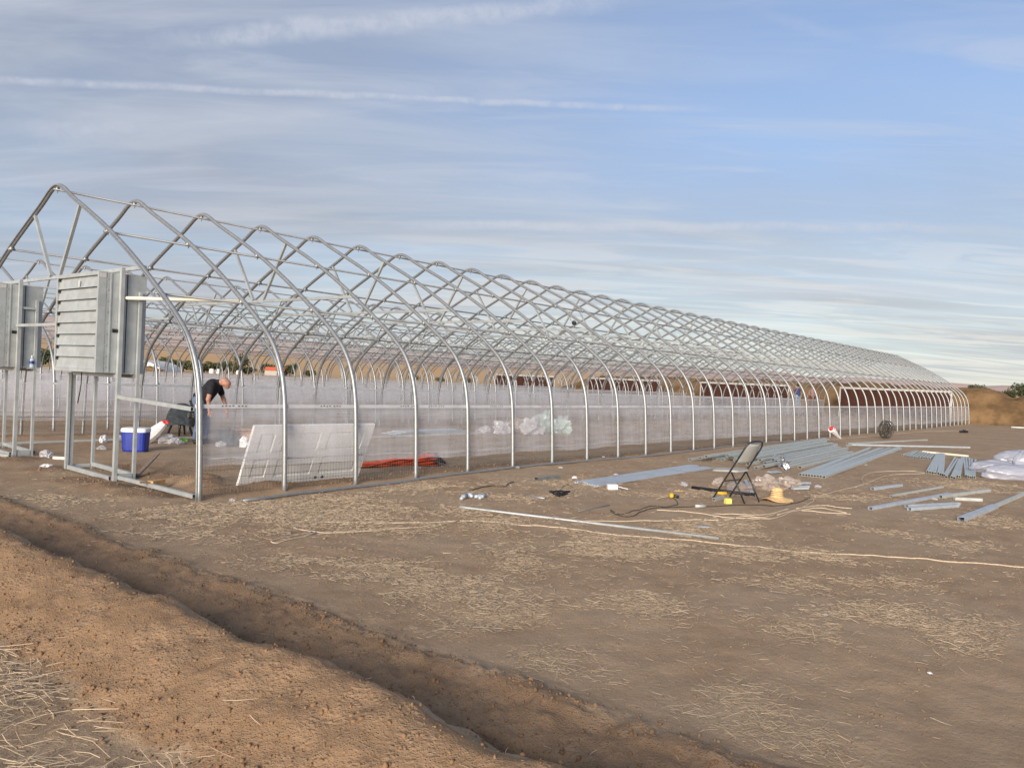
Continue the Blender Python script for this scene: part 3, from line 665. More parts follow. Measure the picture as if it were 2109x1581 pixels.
def stand():
    root = empty('fan_stand'); P_ = lambda a, b, w, h, nm: None
    def post(x, y, z0, z1, w=0.05, d=0.04):
        m = MB(); m.rtube((x, y, z0), (x, y, z1), w, d, 0.003, (1, 0, 0)); m.build('post', MT['steel_flat'], root)
    ya, yb = 0.0 - 0.035, 1.37 + 0.035
    post(-0.09, ya, -0.1, 2.93, 0.06, 0.05); post(-0.09, yb, -0.1, 1.47, 0.06, 0.05); post(0.17, ya, -0.08, 2.62, 0.045, 0.04); post(0.22, yb - 0.03, -0.08, 1.46, 0.045, 0.04)
    m = MB(); m.rtube((-0.15, yb - 0.02, -0.1), (-0.15, yb - 0.02, 1.45), 0.05, 0.04, 0.003, (1, 0, 0)); m.build('post', MT['steel_flat'], root)
    m = MB(); m.rtube((-0.135, ya + 0.03, 0.035), (-0.135, yb - 0.06, 0.055), 0.04, 0.06); m.build('base_rail', MT['steel_flat'], root)
    m = MB(); m.rtube((0.215, ya + 0.02, 0.05), (0.215, yb - 0.06, 0.08), 0.04, 0.06); m.build('base_rail', MT['steel_flat'], root)
    m = MB(); m.rtube((-0.05, ya, 0.045), (0.14, ya, 0.045), 0.05, 0.09); m.build('base_rail', MT['steel_flat'], root)
    m = MB(); m.rtube((-0.1, yb + 0.02, 0.06), (0.19, yb, 0.06), 0.04, 0.05); m.build('base_rail', MT['steel_flat'], root)
    m = MB()
    for x in (-0.09, 0.17): m.rtube((x, ya + 0.03, 1.445), (x, yb - 0.04, 1.445), 0.05, 0.05)
    m.build('bearer', MT['steel_flat'], root)
    return root
st1 = stand(); st1.location = (0, 2.09, 0); tag(st1, 'tall galvanised tube stand carrying the fan box nearest the corner post', 'stand', 'fan stands')
st2 = copy_tree(st1); st2.location = (0, 5.70, 0); tag(st2, 'galvanised tube stand at the left edge, under the cut-off fan', 'stand')
m = MB(); m.rtube((-0.09, 5.665, 2.47), (0.17, 5.665, 2.47), 0.035, 0.035); o_ = m.build('arm', MT['steel_flat'], st2); o_.location = (0, -5.70, 0)
m = MB(); m.tube([(-0.2, 2.95, 1.47), (-0.2, 2.955, 1.32), (-0.21, 2.96, 1.2), (-0.225, 2.985, 1.02)], 0.008, 6)
tag(m.build('cable', MT['black'], None, True), 'black cable hanging from the underside of the full fan box', 'cable')

# ================================================================== things on the ground
ORD = ['first', 'second', 'third', 'fourth', 'fifth', 'sixth', 'seventh', 'eighth', 'ninth', 'tenth', 'eleventh', 'twelfth', 'thirteenth', 'fourteenth', 'fifteenth', 'sixteenth', 'seventeenth']
def on(p, lift=0.0): return (p[0], p[1], hz(p[0], p[1]) + lift)
def steel_tube(a, b, w=0.055, h=0.045, za=0.0, zb=0.0, m_='tube', label='', group=None, name='steel_tube', rnd=False, cat='tube'):
    mb = MB(); A = Vector(on(a, h / 2 + za)); B = Vector(on(b, h / 2 + zb)); c = (A + B) / 2
    if rnd:
        mb.tube([A - c, B - c], w / 2, 8); o = mb.build(name, MT[m_], None, True, loc=c)
    else:
        mb.rtube(A - c, B - c, w, h, 0.003); o = mb.build(name, MT[m_], None, loc=c)
    return tag(o, label, cat, group)
def lerp2(a, b, t): return (a[0] + (b[0] - a[0]) * t, a[1] + (b[1] - a[1]) * t)

# --- long pipe along the foot of the near wall
pp = lay([(0.36, -0.37), (1.95, -0.25), (4.01, -0.14), (6.02, -0.05), (7.46, -0.04), (12.01, -0.07), (16.92, 0.05), (22.93, -0.29)], 0.02, 5)
m = MB(); m.tube(pp, 0.021, 8); tag(m.build('ground_pipe', MT['steel'], None, True), 'long galvanised pipe on the ground along the foot of the near wall', 'pipe')

# --- thin conduit across the foreground
A, B = Vector(on((2.11, -2.37), 0.020)), Vector(on((2.96, -5.4), 0.020)); m = MB(); m.tube([A, A + (B - A) * 0.03, B], [0.022, 0.016, 0.016], 8)
tag(m.build('conduit', MT['steel_flat'], None, True), 'long thin round conduit lying alone in front of the site', 'pipe')

# --- big pile of rectangular tubes behind the chair
L0, L1 = (12.02, -1.1), (12.01, -3.27); F0, F1 = (21.87, -0.46), (16.89, -3.0)
k = 0
for lay_i, n in ((0, 12), (1, 9), (2, 5)):
    for i in range(n):
        t = (i + 0.5 * lay_i + random.uniform(-0.15, 0.15)) / 11.5
        a = lerp2(L0, L1, min(1, t + 0.03 * lay_i)); b = lerp2(F0, F1, min(1, t))
        dx = random.uniform(-0.7, 0.5) - (0.5 if i % 4 == 0 else 0); a = (a[0] + dx, a[1] + 0.03 * random.uniform(-1, 1)); b = (b[0] + random.uniform(-0.8, 0.4), b[1])
        steel_tube(a, b, 0.075, 0.05, 0.052 * lay_i, 0.052 * lay_i, 'tube', ORD[i] + ' tube from the back in the ' + ('bottom', 'middle', 'top')[lay_i] + ' layer of the big pile behind the chair', 'pile of long tubes behind the chair'); k += 1
# --- flat row of tubes to the right of it
L0, L1 = (10.42, -3.72), (10.35, -4.18); F0, F1 = (21.01, -2.39), (22.05, -3.04)
for i in range(9):
    t = i / 8; a = lerp2(L0, L1, t); b = lerp2(F0, F1, t); b = (b[0] + random.uniform(-1.6, 0.2), b[1])
    steel_tube(a, b, 0.066, 0.045, 0.0, 0.0, 'tube', ORD[i] + ' tube from the left in the flat row right of the big pile', 'flat row of long tubes')
# --- loose thin tubes farther back
steel_tube((21.72, -1.36), (28.02, -2.44), 0.06, 0.045, label='thin grey tube lying in front of the coil of wire')
steel_tube((20.54, -1.65), (23.48, -1.72), 0.05, 0.045, label='short tube lying behind the far end of the big pile')
steel_tube((21.11, -1.64), (24.74, -4.37), 0.06, 0.05, label='long pale tube right of the big pile, above the short offcuts', m_='steel_blue')
steel_tube((20.78, -3.77), (20.51, -5.0), 0.045, 0.045, label='cream tube lying across the top of the short offcuts', m_='pvc')
# --- short offcuts, four bundles
def bundle(ends, label, group, w=0.045, z=0.0):
    for i, (a, b) in enumerate(ends): steel_tube(a, b, w, w, z, z, 'tube', ORD[i] + ' ' + label, group, 'tube_offcut')
bundle([((18.27, -3.78), (20.22, -3.65)), ((18.15, -3.92), (20.52, -3.64)), ((18.06, -4.01), (20.6, -3.67)), ((17.97, -4.1), (20.75, -3.75)), ((17.9, -4.2), (20.61, -3.84)), ((17.92, -4.28), (20.48, -3.93)), ((17.94, -4.36), (20.37, -4.03)), ((17.87, -4.45), (20.26, -4.13)), ((17.88, -4.52), (20.13, -4.21))], 'offcut from the left in the leftmost, farthest bundle', 'offcuts in the leftmost bundle')
bundle([((13.88, -5.27), (20.44, -4.22)), ((13.76, -5.34), (20.28, -4.29)), ((13.7, -5.4), (20.55, -4.27)), ((13.65, -5.46), (20.37, -4.33)), ((13.66, -5.52), (20.51, -4.33)), ((13.59, -5.58), (20.44, -4.37)), ((13.46, -5.64), (20.28, -4.44))], 'offcut from the left in the fanned bundle with the twine ending at it', 'offcuts in the fanned bundle')
bundle([((13.34, -5.7), (19.43, -4.86)), ((12.92, -5.8), (18.71, -5.03)), ((12.94, -5.9), (18.78, -5.07)), ((12.88, -5.95), (19.03, -5.07)), ((13.3, -5.94), (20.08, -4.92)), ((13.23, -5.99), (19.91, -4.97))], 'offcut from the left in the loose bundle second from the right', 'offcuts in the loose bundle')
bundle([((13.73, -6.03), (19.92, -4.98)), ((13.54, -6.1), (19.8, -5.06)), ((13.48, -6.15), (19.7, -5.15)), ((13.53, -6.18), (19.19, -5.29)), ((13.4, -6.23), (19.12, -5.39))], 'offcut from the left in the bundle next to the film rolls', 'offcuts in the bundle beside the film')
# --- scattered tubes at the right
steel_tube((9.24, -5.34), (10.38, -5.54), 0.06, 0.045, label='short tube lying alone left of the scattered tubes', m_='steel_blue')
steel_tube((8.64, -5.78), (10.91, -6.11), 0.04, 0.03, label='thin pale tube behind the scattered tubes', m_='tube')
steel_tube((6.73, -5.96), (9.82, -6.41), 0.062, 0.045, label='long tube slanting up from the left, front of the scattered group', m_='steel_blue')
steel_tube((7.54, -6.25), (8.54, -6.76), 0.062, 0.045, label='upper one of the two parallel short tubes', m_='steel_blue')
steel_tube((7.2, -6.36), (8.31, -6.78), 0.062, 0.045, label='lower one of the two parallel short tubes', m_='steel_blue')
steel_tube((9.23, -6.38), (11.1, -6.81), 0.062, 0.05, label='tube whose dark open end rests above the parallel pair', m_='tube')
steel_tube((9.26, -6.58), (9.5, -6.93), 0.055, 0.045, label='short tube with a pale greenish side, right of the scattered group', m_='tube')
steel_tube((6.74, -7.09), (8.77, -7.21), 0.085, 0.06, label='thick rectangular tube with open dark end at the right edge', m_='steel_blue')
steel_tube((8.69, -7.2), (13.14, -7.44), 0.055, 0.045, label='long tube running out of the right edge behind the thick one', m_='tube')
# --- small tubes in the middle
steel_tube((5.03, -1.34), (5.58, -1.38), 0.07, 0.06, label='short square tube piece in the middle, dark open end to the left', m_='steel_dark')
steel_tube((3.62, -2.22), (3.6, -2.58), 0.03, 0.03, label='small thin pipe piece left of the black cable heap', rnd=True, m_='steel')
steel_tube((3.05, -3.5), (3.85, -3.45), 0.018, 0.018, label='thin rod lying left of the dark extension cord', rnd=True, m_='steel_dark')
steel_tube((4.67, -4.29), (4.79, -4.38), 0.045, 0.045, label='tiny grey pipe offcut below the yellow tool', rnd=True, m_='tube')
steel_tube((5.48, -4.18), (5.89, -4.14), 0.045, 0.045, label='small square offcut at the front foot of the chair', m_='tube')
m = MB(); m.box((0, 0, 0), (0.14, 0.07, 0.006)); tag(m.build('metal_plate', MT['steel_blue'], None, loc=on((3.48, -4.97), 0.02), rot=(0, 0, -0.9)), 'small bright metal plate in front of the twine loops', 'plate')

# --- stack of long bright strips (film channels) on the ground
A0, A1 = (5.42, -1.86), (5.42, -2.32); B0, B1 = (9.94, -1.58), (9.95, -2.17)
for i in range(10):
    t = (i + 0.5) / 10; a = lerp2(A0, A1, t); b = lerp2(B0, B1, t); a = (a[0] + random.uniform(-0.12, 0.12), a[1]); b = (b[0] + random.uniform(-0.15, 0.15), b[1])
    A, B = Vector(on(a, 0.03)), Vector(on(b, 0.03)); c = (A + B) / 2; d_ = (B - A).normalized(); s_ = d_.cross(Vector((0, 0, 1)))
    mb = MB(); w = 0.066
    pr = [(-w / 2, 0.0), (-w / 2, 0.02), (-w / 4, 0.022), (-w / 6, 0.006), (w / 6, 0.006), (w / 4, 0.022), (w / 2, 0.02), (w / 2, 0.0)]
    vs = [e - c + s_ * u_ + Vector((0, 0, v_ - 0.025)) for e in (A, B) for u_, v_ in pr]; n_ = len(pr)
    mb.add(vs, [(j, (j + 1) % n_, n_ + (j + 1) % n_, n_ + j) for j in range(n_)] + [tuple(range(n_))[::-1], tuple(range(n_, 2 * n_))])
    tag(mb.build('film_channel_strip', MT['steel_blue'], None, loc=c), ORD[i] + ' strip from the back in the flat stack of bright zinc channels', 'metal strip', 'flat stack of bright channels')

# --- crumpled shapes
def crumple(name, loc, size, m_, seed=0, amt=0.35, freq=2.2, rz=0.0, sub=4, floor=True, label=None, cat=None, group=None, parent=None, tilt=0.0):
    bm = bmesh.new(); bmesh.ops.create_icosphere(bm, subdivisions=sub, radius=1.0)
    rot = Matrix.Rotation(rz, 3, 'Z') @ Matrix.Rotation(tilt, 3, 'Y')
    for v in bm.verts:
        p = v.co.copy()
        q_ = p * freq * 0.6 + Vector((seed * 7.3, seed * 3.1, 1.7 * seed))
        rm = mnoise.ridged_multi_fractal(q_, 1.0, 2.1, 4, 0.9, 2.0) if amt > 0.25 else 1.0 + mnoise.fractal(q_ * 1.6, 1.0, 2.0, 4)
        p = p * (1 + amt * (0.75 * rm - 0.8)) + mnoise.noise_vector(p * 1.4 + Vector((seed, 0, 5))) * amt * 0.55
        p = rot @ Vector((p.x * size[0], p.y * size[1], p.z * size[2]))
        p.z += size[2] * 0.5
        if floor and p.z < 0.004: p.z = 0.004 + 0.1 * max(-0.05, p.z) * 0
        v.co = p
    me_ = bpy.data.meshes.new(name); bm.to_mesh(me_); bm.free()
    for p in me_.polygons: p.use_smooth = (amt < 0.3)
    me_.materials.append(MT[m_]); o = link(name, me_, parent, loc)
    if label: tag(o, label, cat, group)
    return o

# --- folding chair seen from its side and back
ch = empty('folding_chair', (0, 0, 0)); tag(ch, 'black framed folding chair with grey plastic seat and back', 'chair')
nf, ff, nr_, fr_ = [Vector(on(p, 0.012)) for p in ((5.68, -4.1), (6.23, -4.1), (5.64, -4.6), (5.96, -4.68))]
fwd = Vector((0.15, 1.0, 0)).normalized(); sd_v = Vector((-fwd.y, fwd.x, 0))
cen = (nf + ff + nr_ + fr_) / 4; cen.z = hz(cen.x, cen.y)
if (nf - cen).dot(sd_v) < 0: sd_v = -sd_v
def CP(f, s, z): return cen + fwd * f + sd_v * s + Vector((0, 0, z))
hw = 0.225
hoop = [CP(0.27, hw, 0.01), CP(0.09, hw, 0.30), CP(-0.10, hw, 0.60), CP(-0.20, hw, 0.76), CP(-0.245, hw * 0.86, 0.845), CP(-0.265, hw * 0.5, 0.878), CP(-0.27, 0, 0.885)]
hoop = hoop + [CP(*((p - cen).dot(fwd), -(p - cen).dot(sd_v), p.z - cen.z)) for p in reversed(hoop[:-1])]
m = MB(); m.tube(spline(hoop, 4), 0.0125, 8); m.build('main_frame', MT['black_metal'], ch, True)
for s in (-1, 1):
    m = MB(); m.tube([CP(0.02, s * (hw - 0.03), 0.455), CP(-0.10, s * (hw - 0.03), 0.25), CP(-0.235, s * (hw - 0.03), 0.0)], 0.0115, 8); m.build('leg', MT['black_metal'], ch, True)
    m = MB(); m.tube([CP(0.0, s * (hw - 0.012), 0.445), CP(-0.03, s * (hw - 0.01), 0.50)], 0.009, 6); m.build('hinge_link', MT['black_metal'], ch, True)
m = MB(); m.tube([CP(0.10, -hw, 0.285), CP(0.10, hw, 0.285)], 0.008, 6); m.build('stretcher', MT['black_metal'], ch, True)
m = MB(); m.tube([CP(-0.17, -hw + 0.03, 0.12), CP(-0.17, hw - 0.03, 0.12)], 0.008, 6); m.build('stretcher', MT['black_metal'], ch, True)
m = MB(); n1_, n2_ = 9, 9; vs = []
for lvl in (0, 1):
    for i in range(n1_):
        for j in range(n2_):
            u_ = i / (n1_ - 1) * 2 - 1; v_ = j / (n2_ - 1) * 2 - 1
            rx = 0.215 * (1 if abs(v_) < 0.7 else 1 - 0.25 * ((abs(v_) - 0.7) / 0.3) ** 2); ry = 0.205 * (1 - 0.12 * max(0, u_) ** 2)
            vs.append(CP(0.15 + u_ * rx, v_ * ry, 0.415 - 0.012 * (1 - u_ * u_) * (1 - v_ * v_) - 0.012 * u_ + (0.030 if lvl == 0 else 0.0)))
N_ = n1_ * n2_; fs = []
for i in range(n1_ - 1):
    for j in range(n2_ - 1):
        a_ = i * n2_ + j; fs.append((a_, a_ + n2_, a_ + n2_ + 1, a_ + 1)); fs.append((N_ + a_, N_ + a_ + 1, N_ + a_ + n2_ + 1, N_ + a_ + n2_))
rim = [i * n2_ for i in range(n1_)] + [(n1_ - 1) * n2_ + j for j in range(1, n2_)] + [i * n2_ + n2_ - 1 for i in range(n1_ - 2, -1, -1)] + [j for j in range(n2_ - 2, 0, -1)]
for i in range(len(rim)): a_, b_ = rim[i], rim[(i + 1) % len(rim)]; fs.append((a_, b_, N_ + b_, N_ + a_))
m.add(vs, fs); m.build('seat', MT['chair_grey'], ch, True)
m = MB(); vs = []
for lvl in (0, 1):
    for i in range(9):
        for j in range(9):
            u_ = i / 8; v_ = j / 8 * 2 - 1
            z_ = 0.565 + 0.275 * u_; f_ = -0.08 - 0.155 * u_ - 0.03 * (1 - v_ * v_)
            ww = hw - 0.012 - (0.06 * max(0, u_ - 0.55) / 0.45) ** 1
            vs.append(CP(f_ + (0.012 if lvl else 0), v_ * ww, z_ - 0.012 * (1 - u_) * (1 - v_ * v_)))
N_ = 81; fs = []
for i in range(8):
    for j in range(8):
        a_ = i * 9 + j; fs.append((a_, a_ + 1, a_ + 10, a_ + 9)); fs.append((N_ + a_, N_ + a_ + 9, N_ + a_ + 10, N_ + a_ + 1))
rim = [i * 9 for i in range(9)] + [72 + j for j in range(1, 9)] + [i * 9 + 8 for i in range(7, -1, -1)] + [j for j in range(7, 0, -1)]
for i in range(len(rim)): a_, b_ = rim[i], rim[(i + 1) % len(rim)]; fs.append((a_, b_, N_ + b_, N_ + a_))
m.add(vs, fs); m.build('backrest', MT['chair_grey'], ch, True)

# --- straw hat
hp_ = (6.43, -4.74); hat = empty('straw_hat', on(hp_)); tag(hat, 'straw sun hat with dark woven bands, lying beside the chair', 'hat')
def brim_fn(p, a, i):
    r_ = math.hypot(p.x, p.y); k_ = max(0, (r_ - 0.10) / 0.13)
    return Vector((p.x * (1 + 0.04 * math.cos(2 * a)), p.y * (1 + 0.02 * math.sin(3 * a)), max(0.004, p.z + k_ * (0.022 * math.cos(2 * a + 0.6) + 0.008 * math.sin(5 * a)))))
m = MB(); m.lathe([(0.095, 0.060), (0.12, 0.052), (0.16, 0.036), (0.20, 0.022), (0.232, 0.020), (0.232, 0.014), (0.20, 0.016), (0.16, 0.030), (0.12, 0.046), (0.095, 0.054)], 40, (0, 0, 0), brim_fn)
MT['hat'] = mat('woven_straw', (0.66, 0.44, 0.21), 0.75, 0, 0.16, 30, 0.5, 160); m.build('brim', MT['hat'], hat, True)
m = MB(); m.lathe([(0.100, 0.050), (0.098, 0.10), (0.090, 0.15), (0.078, 0.185), (0.055, 0.203), (0.028, 0.200), (0.001, 0.192)], 32, (0, 0, 0), lambda p, a, i: Vector((p.x * 1.05, p.y * 0.95, p.z - (0.012 * abs(math.sin(a)) if i > 3 else 0)))); m.build('crown', MT['hat'], hat, True)
for z_, r_ in ((0.090, 0.1000), (0.118, 0.0968), (0.142, 0.0932)):
    m = MB()
    for k_ in range(30):
        a = 2 * math.pi * k_ / 30; b_ = a + 0.13
        m.bar((1.05 * r_ * math.cos(a), 0.95 * r_ * math.sin(a), z_ + 0.002 * (k_ % 2)), (1.05 * r_ * math.cos(b_), 0.95 * r_ * math.sin(b_), z_ - 0.002 * (k_ % 2)), 0.004, 0.007)
    m.build('hat_band', MT['hair'], hat)

# --- twine and cords
def cord(name, pts2, r, m_, label, cat='rope', wig=0.012, seed=1, k=6):
    r *= 0.8; m = MB(); m.tube(lay(pts2, r * 0.9, k, wig, seed), r, 5); return tag(m.build(name, MT[m_], None, True), label, cat)
cord('twine', [(-0.04, -2.14), (0.25, -2.08), (0.51, -2.32), (0.87, -2.67), (1.47, -2.95), (1.69, -3.27), (1.84, -3.57), (1.99, -3.83), (2.15, -4.17), (2.2, -4.45), (2.44, -4.91), (2.74, -5.38), (2.9, -5.85), (3.05, -6.3), (3.31, -6.7), (3.53, -7.11), (3.68, -7.51), (3.94, -7.89), (4.14, -8.27)], 0.0085, 'rope', 'long pale twine crossing the whole foreground to the right edge', wig=0.02, seed=2)
cord('twine', [(1.47, -2.95), (0.98, -2.93), (0.52, -2.82), (0.11, -2.69), (-0.11, -2.51), (-0.2, -2.18), (-0.17, -2.43), (-0.45, -2.49), (-0.72, -2.56), (-0.71, -2.65), (-0.46, -2.6), (-0.27, -2.56), (-0.13, -2.46)], 0.008, 'rope', 'looped end of twine at the left, in the straw', wig=0.01, seed=4)
cord('twine', [(4.07, -4.04), (4.3, -4.39), (4.33, -4.68), (4.37, -4.89), (4.63, -5.17), (4.92, -5.3), (5.73, -5.27), (6.23, -5.44), (6.1, -5.83)], 0.0085, 'rope', 'lower strand of the tangled twine in front of the chair', wig=0.02, seed=5)
cord('twine', [(2.61, -3.86), (3.27, -4.33), (3.92, -4.71), (4.09, -4.88), (4.33, -4.68), (4.52, -4.69), (4.78, -4.98), (5.18, -5.14), (5.82, -5.14), (5.32, -5.16), (4.76, -5.18), (4.61, -4.98), (4.23, -4.95), (4.03, -4.88)], 0.0085, 'rope', 'middle strand of the tangled twine, with the bunched loops', wig=0.02, seed=6)
cord('twine', [(5.16, -5.22), (5.82, -5.24), (6.69, -5.15), (7.18, -5.05), (7.93, -4.97), (9.38, -5.02), (10.02, -5.0), (10.84, -4.74), (11.88, -4.53), (12.72, -4.48), (13.54, -4.77), (13.89, -4.98), (13.7, -5.26)], 0.0085, 'rope', 'twine running from the tangle back to the fanned offcuts', wig=0.02, seed=7)
cord('twine', [(9.32, -5.05), (10.32, -4.97), (12.18, -4.89), (12.95, -5.09), (13.58, -5.28)], 0.008, 'rope', 'short lower branch of the twine left of the fanned offcuts', wig=0.015, seed=8)
cord('twine', [(5.96, -5.19), (6.52, -5.35), (6.64, -5.74)], 0.008, 'rope', 'upper frayed strand at the right end of the tangle', wig=0.02, seed=9)
cord('twine', [(5.79, -5.32), (5.92, -5.6), (6.05, -5.89)], 0.008, 'rope', 'lowest frayed strand at the right end of the tangle', wig=0.02, seed=10)
cord('extension_cord', [(3.46, -3.72), (3.33, -3.92), (3.39, -4.06), (3.79, -3.97), (4.17, -3.93), (4.56, -4.12), (5.01, -4.4), (5.56, -4.65), (5.99, -4.91), (6.49, -5.01), (7.22, -4.96)], 0.008, 'cord', 'dark extension cord snaking in front of the chair', 'cord', seed=11)
cord('extension_cord', [(3.55, -3.66), (3.42, -3.9), (3.84, -3.87), (4.29, -3.83), (4.43, -3.97), (4.68, -4.01), (5.02, -3.84), (5.2, -3.7)], 0.007, 'cord', 'dark lead of the yellow tool, looping left', 'cord', seed=12)
cord('twine', [(4.93, -2.13), (5.07, -1.9), (4.44, -2.22), (4.2, -2.34)], 0.008, 'hose', 'short brown cord rising from the black cable heap', 'cord', seed=13)
cord('hose', [(3.46, -1.32), (4.0, -1.26), (4.03, -1.34), (4.11, -1.45), (4.37, -1.31), (4.57, -1.25)], 0.014, 'hose', 'brown hose end lying below the ground pipe', 'hose', seed=14)
cord('twine', [(22.28, -0.33), (24.97, -0.35), (28.4, -0.46), (36.12, -0.64), (39.88, -1.21), (42.35, -1.64)], 0.010, 'rope', 'pale line on the ground from the ground pipe past the coil to the last posts', wig=0.03, seed=15)
# black cable heap
ch2 = empty('cable_heap', on((4.0, -2.54))); tag(ch2, 'small heap of black cable in the middle of the yard', 'cable')
for j in range(5):
    m = MB(); pts = [(0.13 * math.cos(t * 0.8 + j) * (0.5 + 0.12 * j) + 0.03 * math.sin(3 * t + j), -0.10 * math.sin(t * 0.8 + j * 1.3) * (0.4 + 0.1 * j), 0.02 + 0.012 * j + 0.01 * math.sin(2 * t)) for t in np.linspace(0, 7.5, 24)]
    m.tube(pts, 0.010, 5); m.build('cable_loop', MT['black'], ch2, True)

# --- coil of wire fencing
coil = empty('wire_coil', on((26.75, -1.26)), R(-22)); tag(coil, 'rolled coil of dark wire fencing standing by the posts', 'wire coil')
for j in range(15):
    m = MB(); r0 = 0.10 + 0.0175 * j; off_ = -0.16 + 0.021 * (j * 7 % 15)
    pts = [((r0 + 0.012 * math.sin(3 * t + j)) * math.cos(t), off_ + 0.012 * math.sin(t * 2 + j * 1.3), 0.365 + (r0 + 0.010 * math.cos(2 * t + j)) * math.sin(t)) for t in np.linspace(0, 2 * math.pi, 30)]
    m.tube(pts, 0.011, 5); m.build('wire_turn', MT['cord'], coil, True)

# --- rolls of white film at the right edge
for i, (p, sz, rz, lb) in enumerate([((15.42, -6.3), (0.52, 0.26, 0.19), -0.95, 'left roll of the bluish white film heap at the right edge'), ((14.14, -6.83), (0.62, 0.27, 0.21), -1.0, 'front roll of the bluish white film heap at the right edge'),
                                     ((18.35, -6.47), (0.62, 0.32, 0.27), -0.9, 'upper rear roll of the bluish white film heap'), ((16.0, -7.05), (0.55, 0.30, 0.40), -0.9, 'tall roll of the film heap cut by the right edge')]):
    crumple('film_roll', on(p), sz, 'bale', 20 + i, 0.14, 2.4, rz, 5, True, lb, 'plastic film', 'heap of film rolls')
# --- dusty clear bag with metal parts under and beside the chair
for i, (q, sz, rz, lb) in enumerate([((8.08, -4.29), (0.30, 0.22, 0.13), 0.4, 'dusty clear bag behind the hat'), ((7.58, -4.09), (0.28, 0.2, 0.15), -0.5, 'dusty clear bag seen through the legs of the chair'), ((6.95, -3.92), (0.30, 0.18, 0.10), 0.8, 'flattened dusty bag under the chair seat'), ((7.24, -3.46), (0.12, 0.10, 0.10), 0.2, 'small pale bag left of the chair legs')]):
    crumple('plastic_bag', on(q), sz, 'bag_tan', 40 + i, 0.5, 2.4, rz, 4, True, lb, 'bag', 'dusty bags round the chair')
for i, (a, b, lb) in enumerate([((8.3, -4.23), (8.89, -4.41), 'upper metal channel sticking out of the dusty bag'), ((7.95, -4.4), (8.31, -4.58), 'middle metal channel sticking out of the dusty bag'), ((7.79, -4.49), (8.04, -4.66), 'lower metal channel sticking out of the dusty bag'), ((8.13, -3.55), (6.7, -4.25), 'bright channel piece standing out under the chair')]):
    steel_tube(a, b, 0.05, 0.03, 0.05 if i == 0 else 0.02, 0.03, 'steel_blue', lb, None, 'metal_channel')
# shiny brackets
br = empty('bracket_pile', on((11.3, -3.05))); tag(br, 'glittering pile of shiny steel brackets beside the big tube pile', 'brackets')
for j in range(16):
    m = MB(); a = random.uniform(0, 6.28); r_ = random.uniform(0, 0.13); z_ = random.uniform(0.02, 0.26)
    rot = Matrix.Rotation(random.uniform(0, 6.28), 3, 'Z') @ Matrix.Rotation(random.uniform(-1.3, 1.3), 3, 'Y'); c = Vector((r_ * math.cos(a), r_ * math.sin(a), z_))
    m.box(c, (0.16, 0.045, 0.006), rot); m.box(c + rot @ Vector((0.08, 0, 0.03)), (0.006, 0.045, 0.06), rot); m.build('bracket', MT['foil'], br)
m = MB(); m.box((0, 0, 0.03), (0.34, 0.12, 0.012)); tag(m.build('metal_plate', MT['steel_blue'], None, loc=on((10.34, -3.23), 0), rot=(0.1, 0, -0.2)), 'bluish sheet metal offcut left of the shiny brackets', 'plate')
# black wrapped tube under the chair
steel_tube((6.48, -3.35), (6.64, -4.32), 0.05, 0.05, label='long black tube lying under the chair', rnd=True, m_='black')
crumple('plastic_bag', on((6.65, -3.14)), (0.12, 0.07, 0.05), 'bag', 51, 0.6, 2.6, 0.4, 3, True, 'crumpled clear bag at the left end of the black tube', 'bag')
# sack with red print at the far end of the tube pile
sk = empty('paper_sack', on((21.89, -0.96), 0.16), R(-10)); tag(sk, 'white sack with red print standing on the far end of the tube pile', 'sack')
m = MB(); m.tube([(-0.34, 0.02, 0.30), (-0.24, 0.01, 0.27), (-0.10, 0, 0.18), (0.10, 0, 0.07), (0.26, -0.01, 0.0)], [0.10, 0.105, 0.08, 0.05, 0.03], 9); m.build('sack_body', MT['white_plastic'], sk, False)
m = MB(); m.tube([(-0.38, 0.02, 0.36), (-0.30, 0.02, 0.315), (-0.20, 0.01, 0.262)], [0.045, 0.098, 0.106], 9); m.build('red_print', MT['red'], sk, False)
# white crumpled litter
for i, (q, s_, lb) in enumerate([((-0.34, 3.68), 0.10, 'white litter scrap on bare soil left of the fan stand'), ((6.16, -0.05), 0.075, 'pinkish white crumpled cup on the ground pipe'), ((6.98, -0.44), 0.06, 'clear crumpled cup behind the middle of the yard'), ((5.92, -1.48), 0.075, 'white scrap at the left tip of the bright channels'), ((8.67, -4.62), 0.085, 'white crumpled cup right of the dusty bag'), ((9.32, 0.1), 0.05, 'small pale scrap at the foot of the near wall'), ((0.8, -7.2), 0.03, 'tiny flat white scrap in the straw at right'), ((0.07, -8.03), 0.022, 'tiny white pebble-like scrap at the lower right'), ((0.32, -0.21), 0.06, 'lilac crumpled wrapper beside the first post'), ((6.63, -1.85), 0.06, 'clear scrap lying on the bright channels'), ((14.24, -3.91), 0.05, 'pale scrap under the flat row of tubes'), ((8.88, -6.37), 0.06, 'clear scrap between the scattered tubes')]):
    crumple('crumpled_scrap', on(q, 0.0 if i != 9 else 0.05), (s_ * 0.8, s_ * 0.6, s_ * 0.36), 'bag' if i not in (0, 3, 7) else 'white_plastic', 70 + i, 0.55, 2.3, i, 4, True, lb, 'litter')
m = MB(); m.box((0, 0, 0.04), (0.15, 0.085, 0.08)); m.tube([(0.07, 0, 0.05), (0.16, -0.03, 0.03), (0.24, -0.04, 0.015)], 0.006, 5)
tag(m.build('junction_box', MT['white_plastic'], None, loc=on((5.29, -2.61)), rot=(0, 0, -0.7)), 'small white box with a lead below the bright channels', 'box')
